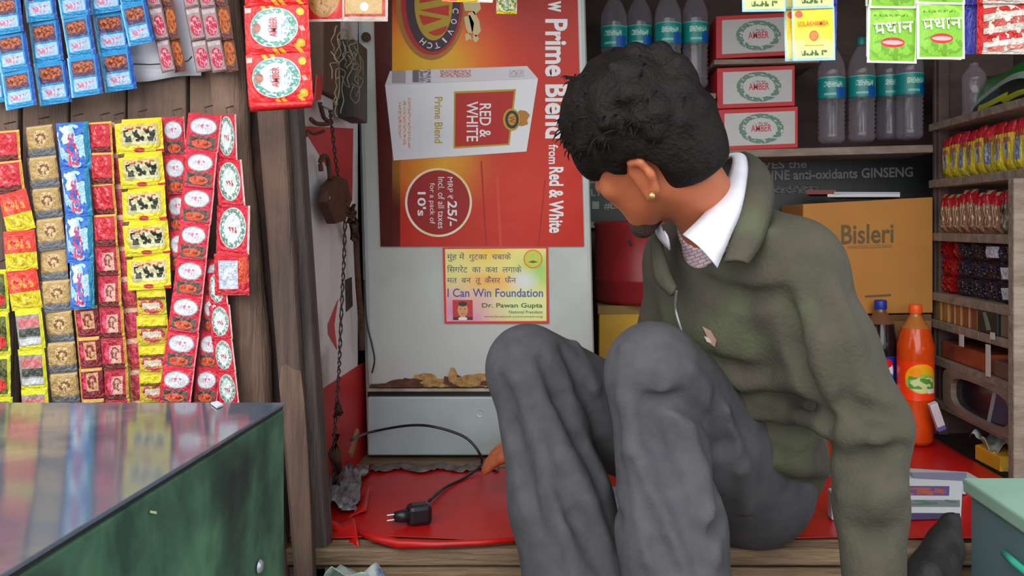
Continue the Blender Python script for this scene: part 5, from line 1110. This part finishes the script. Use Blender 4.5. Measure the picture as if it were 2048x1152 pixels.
# placket zip, badge, belt edge
def onsurf(Fd, pts, lift): return [P(x, y, (Fd.hit(x, y) or 1.3)-lift) for x, y in pts]
MB().tube(smoothpath(onsurf(JK, [(1354, 580), (1352, 600), (1352, 620), (1360, 650), (1372, 690)], .002)), .0028, 6).build('zip', pmat('zip_metal', (150, 150, 146), .35, metal=.6), jk, smooth=True)
bp = onsurf(JK, [(1404, 652), (1422, 662), (1433, 680), (1430, 694), (1418, 686), (1412, 668)], .003)
MB().prism(bp, (0, .002, 0)).build('badge', pmat('badge_pink', (176, 140, 128), .6), jk, weld=False)
MB().prism(onsurf(JK, [(1408, 672), (1418, 676), (1424, 686), (1414, 684)], .0045), (0, .001, 0)).build('badge_mark', pmat('badge_white', (220, 210, 206), .6), jk, weld=False)
# shoes
M_shoe = pmat('black_shoe', (30, 28, 30), .4, (40, 38, 38), 20)
for a_, dx, dy in ((ankL, -.05, -.10), (ankR, -.06, -.09)):
    sf = Field((a_[0]-.16, a_[1]-.22, ZF-.10), (a_[0]+.1, a_[1]+.1, a_[2]+.06), .005)
    h0 = (a_[0]+.012, a_[1]+.02, ZF-.06); t0 = (a_[0]+dx, a_[1]+dy, ZF-.066)
    sf.cap(h0, t0, .038, .038, .02).cap(a_, h0, .036, .036, .03)
    zi = int((ZF-.099-sf.lo[2])/sf.vox)
    sl, p = sf.region(np.array(sf.lo), np.array((a_[0]+.1, a_[1]+.1, a_[2]+.06)), 0); sf.a[sl] = np.maximum(sf.a[sl], (ZF-.0985)-p[..., 2])
    sf.mesh('shoe', M_shoe, PE, 2)
# ---- dark bag beside the sitter, white cup seen between the shins
DB = Field(rel(.40, 1.25, -.72), rel(.75, 1.70, -.42), .006)
DB.chain([tuple(P(1895, 1040, 1.52)), tuple(P(1885, 1090, 1.49)), tuple(P(1860, 1150, 1.46)), tuple(P(1850, 1190, 1.45))], [.013, .024, .034, .038], .03)
DB.chain([tuple(P(1912, 1035, 1.53)), tuple(P(1905, 1100, 1.49)), tuple(P(1890, 1180, 1.46))], [.009, .014, .022], .02)
dbo = DB.mesh('black_bag', pmat('black_bag_cloth', (44, 42, 44), .6, (30, 28, 32), 14, bump=.4, bscale=40), None, 2); tag(dbo, 'soft black bag slumped between jacket sleeve and green bench', 'bag')
o = MB().lathe([(0, 0), (.022, 0), (.03, .07), (.027, .07), (.02, .004), (0, .004)], FQ(1232, 1056, ZF+.004), 20).build('paper_cup', pmat('white_cup', (206, 214, 230), .5), None, smooth=True); tag(o, 'small white paper cup on the red cloth between the shins', 'cup')
o = MB().box(FQ(1668, 1008, ZF+.03), (.018, .03, .055)).build('white_packet', pmat('white_pkt', (200, 204, 206), .5), None, bevel=.003); tag(o, 'small white packet on the red cloth behind the jacket hem', 'packet')
o = MB().lathe([(0, 0), (.011, 0), (.012, .025), (.008, .03), (.008, .042), (0, .044)], FQ(1666, 955, ZF+.004), 14).build('small_bottle', pmat('white_red_bottle', (214, 206, 200), .4, (190, 40, 40), 40), None, smooth=True); tag(o, 'tiny white and red bottle on the cloth behind the jacket', 'bottle')
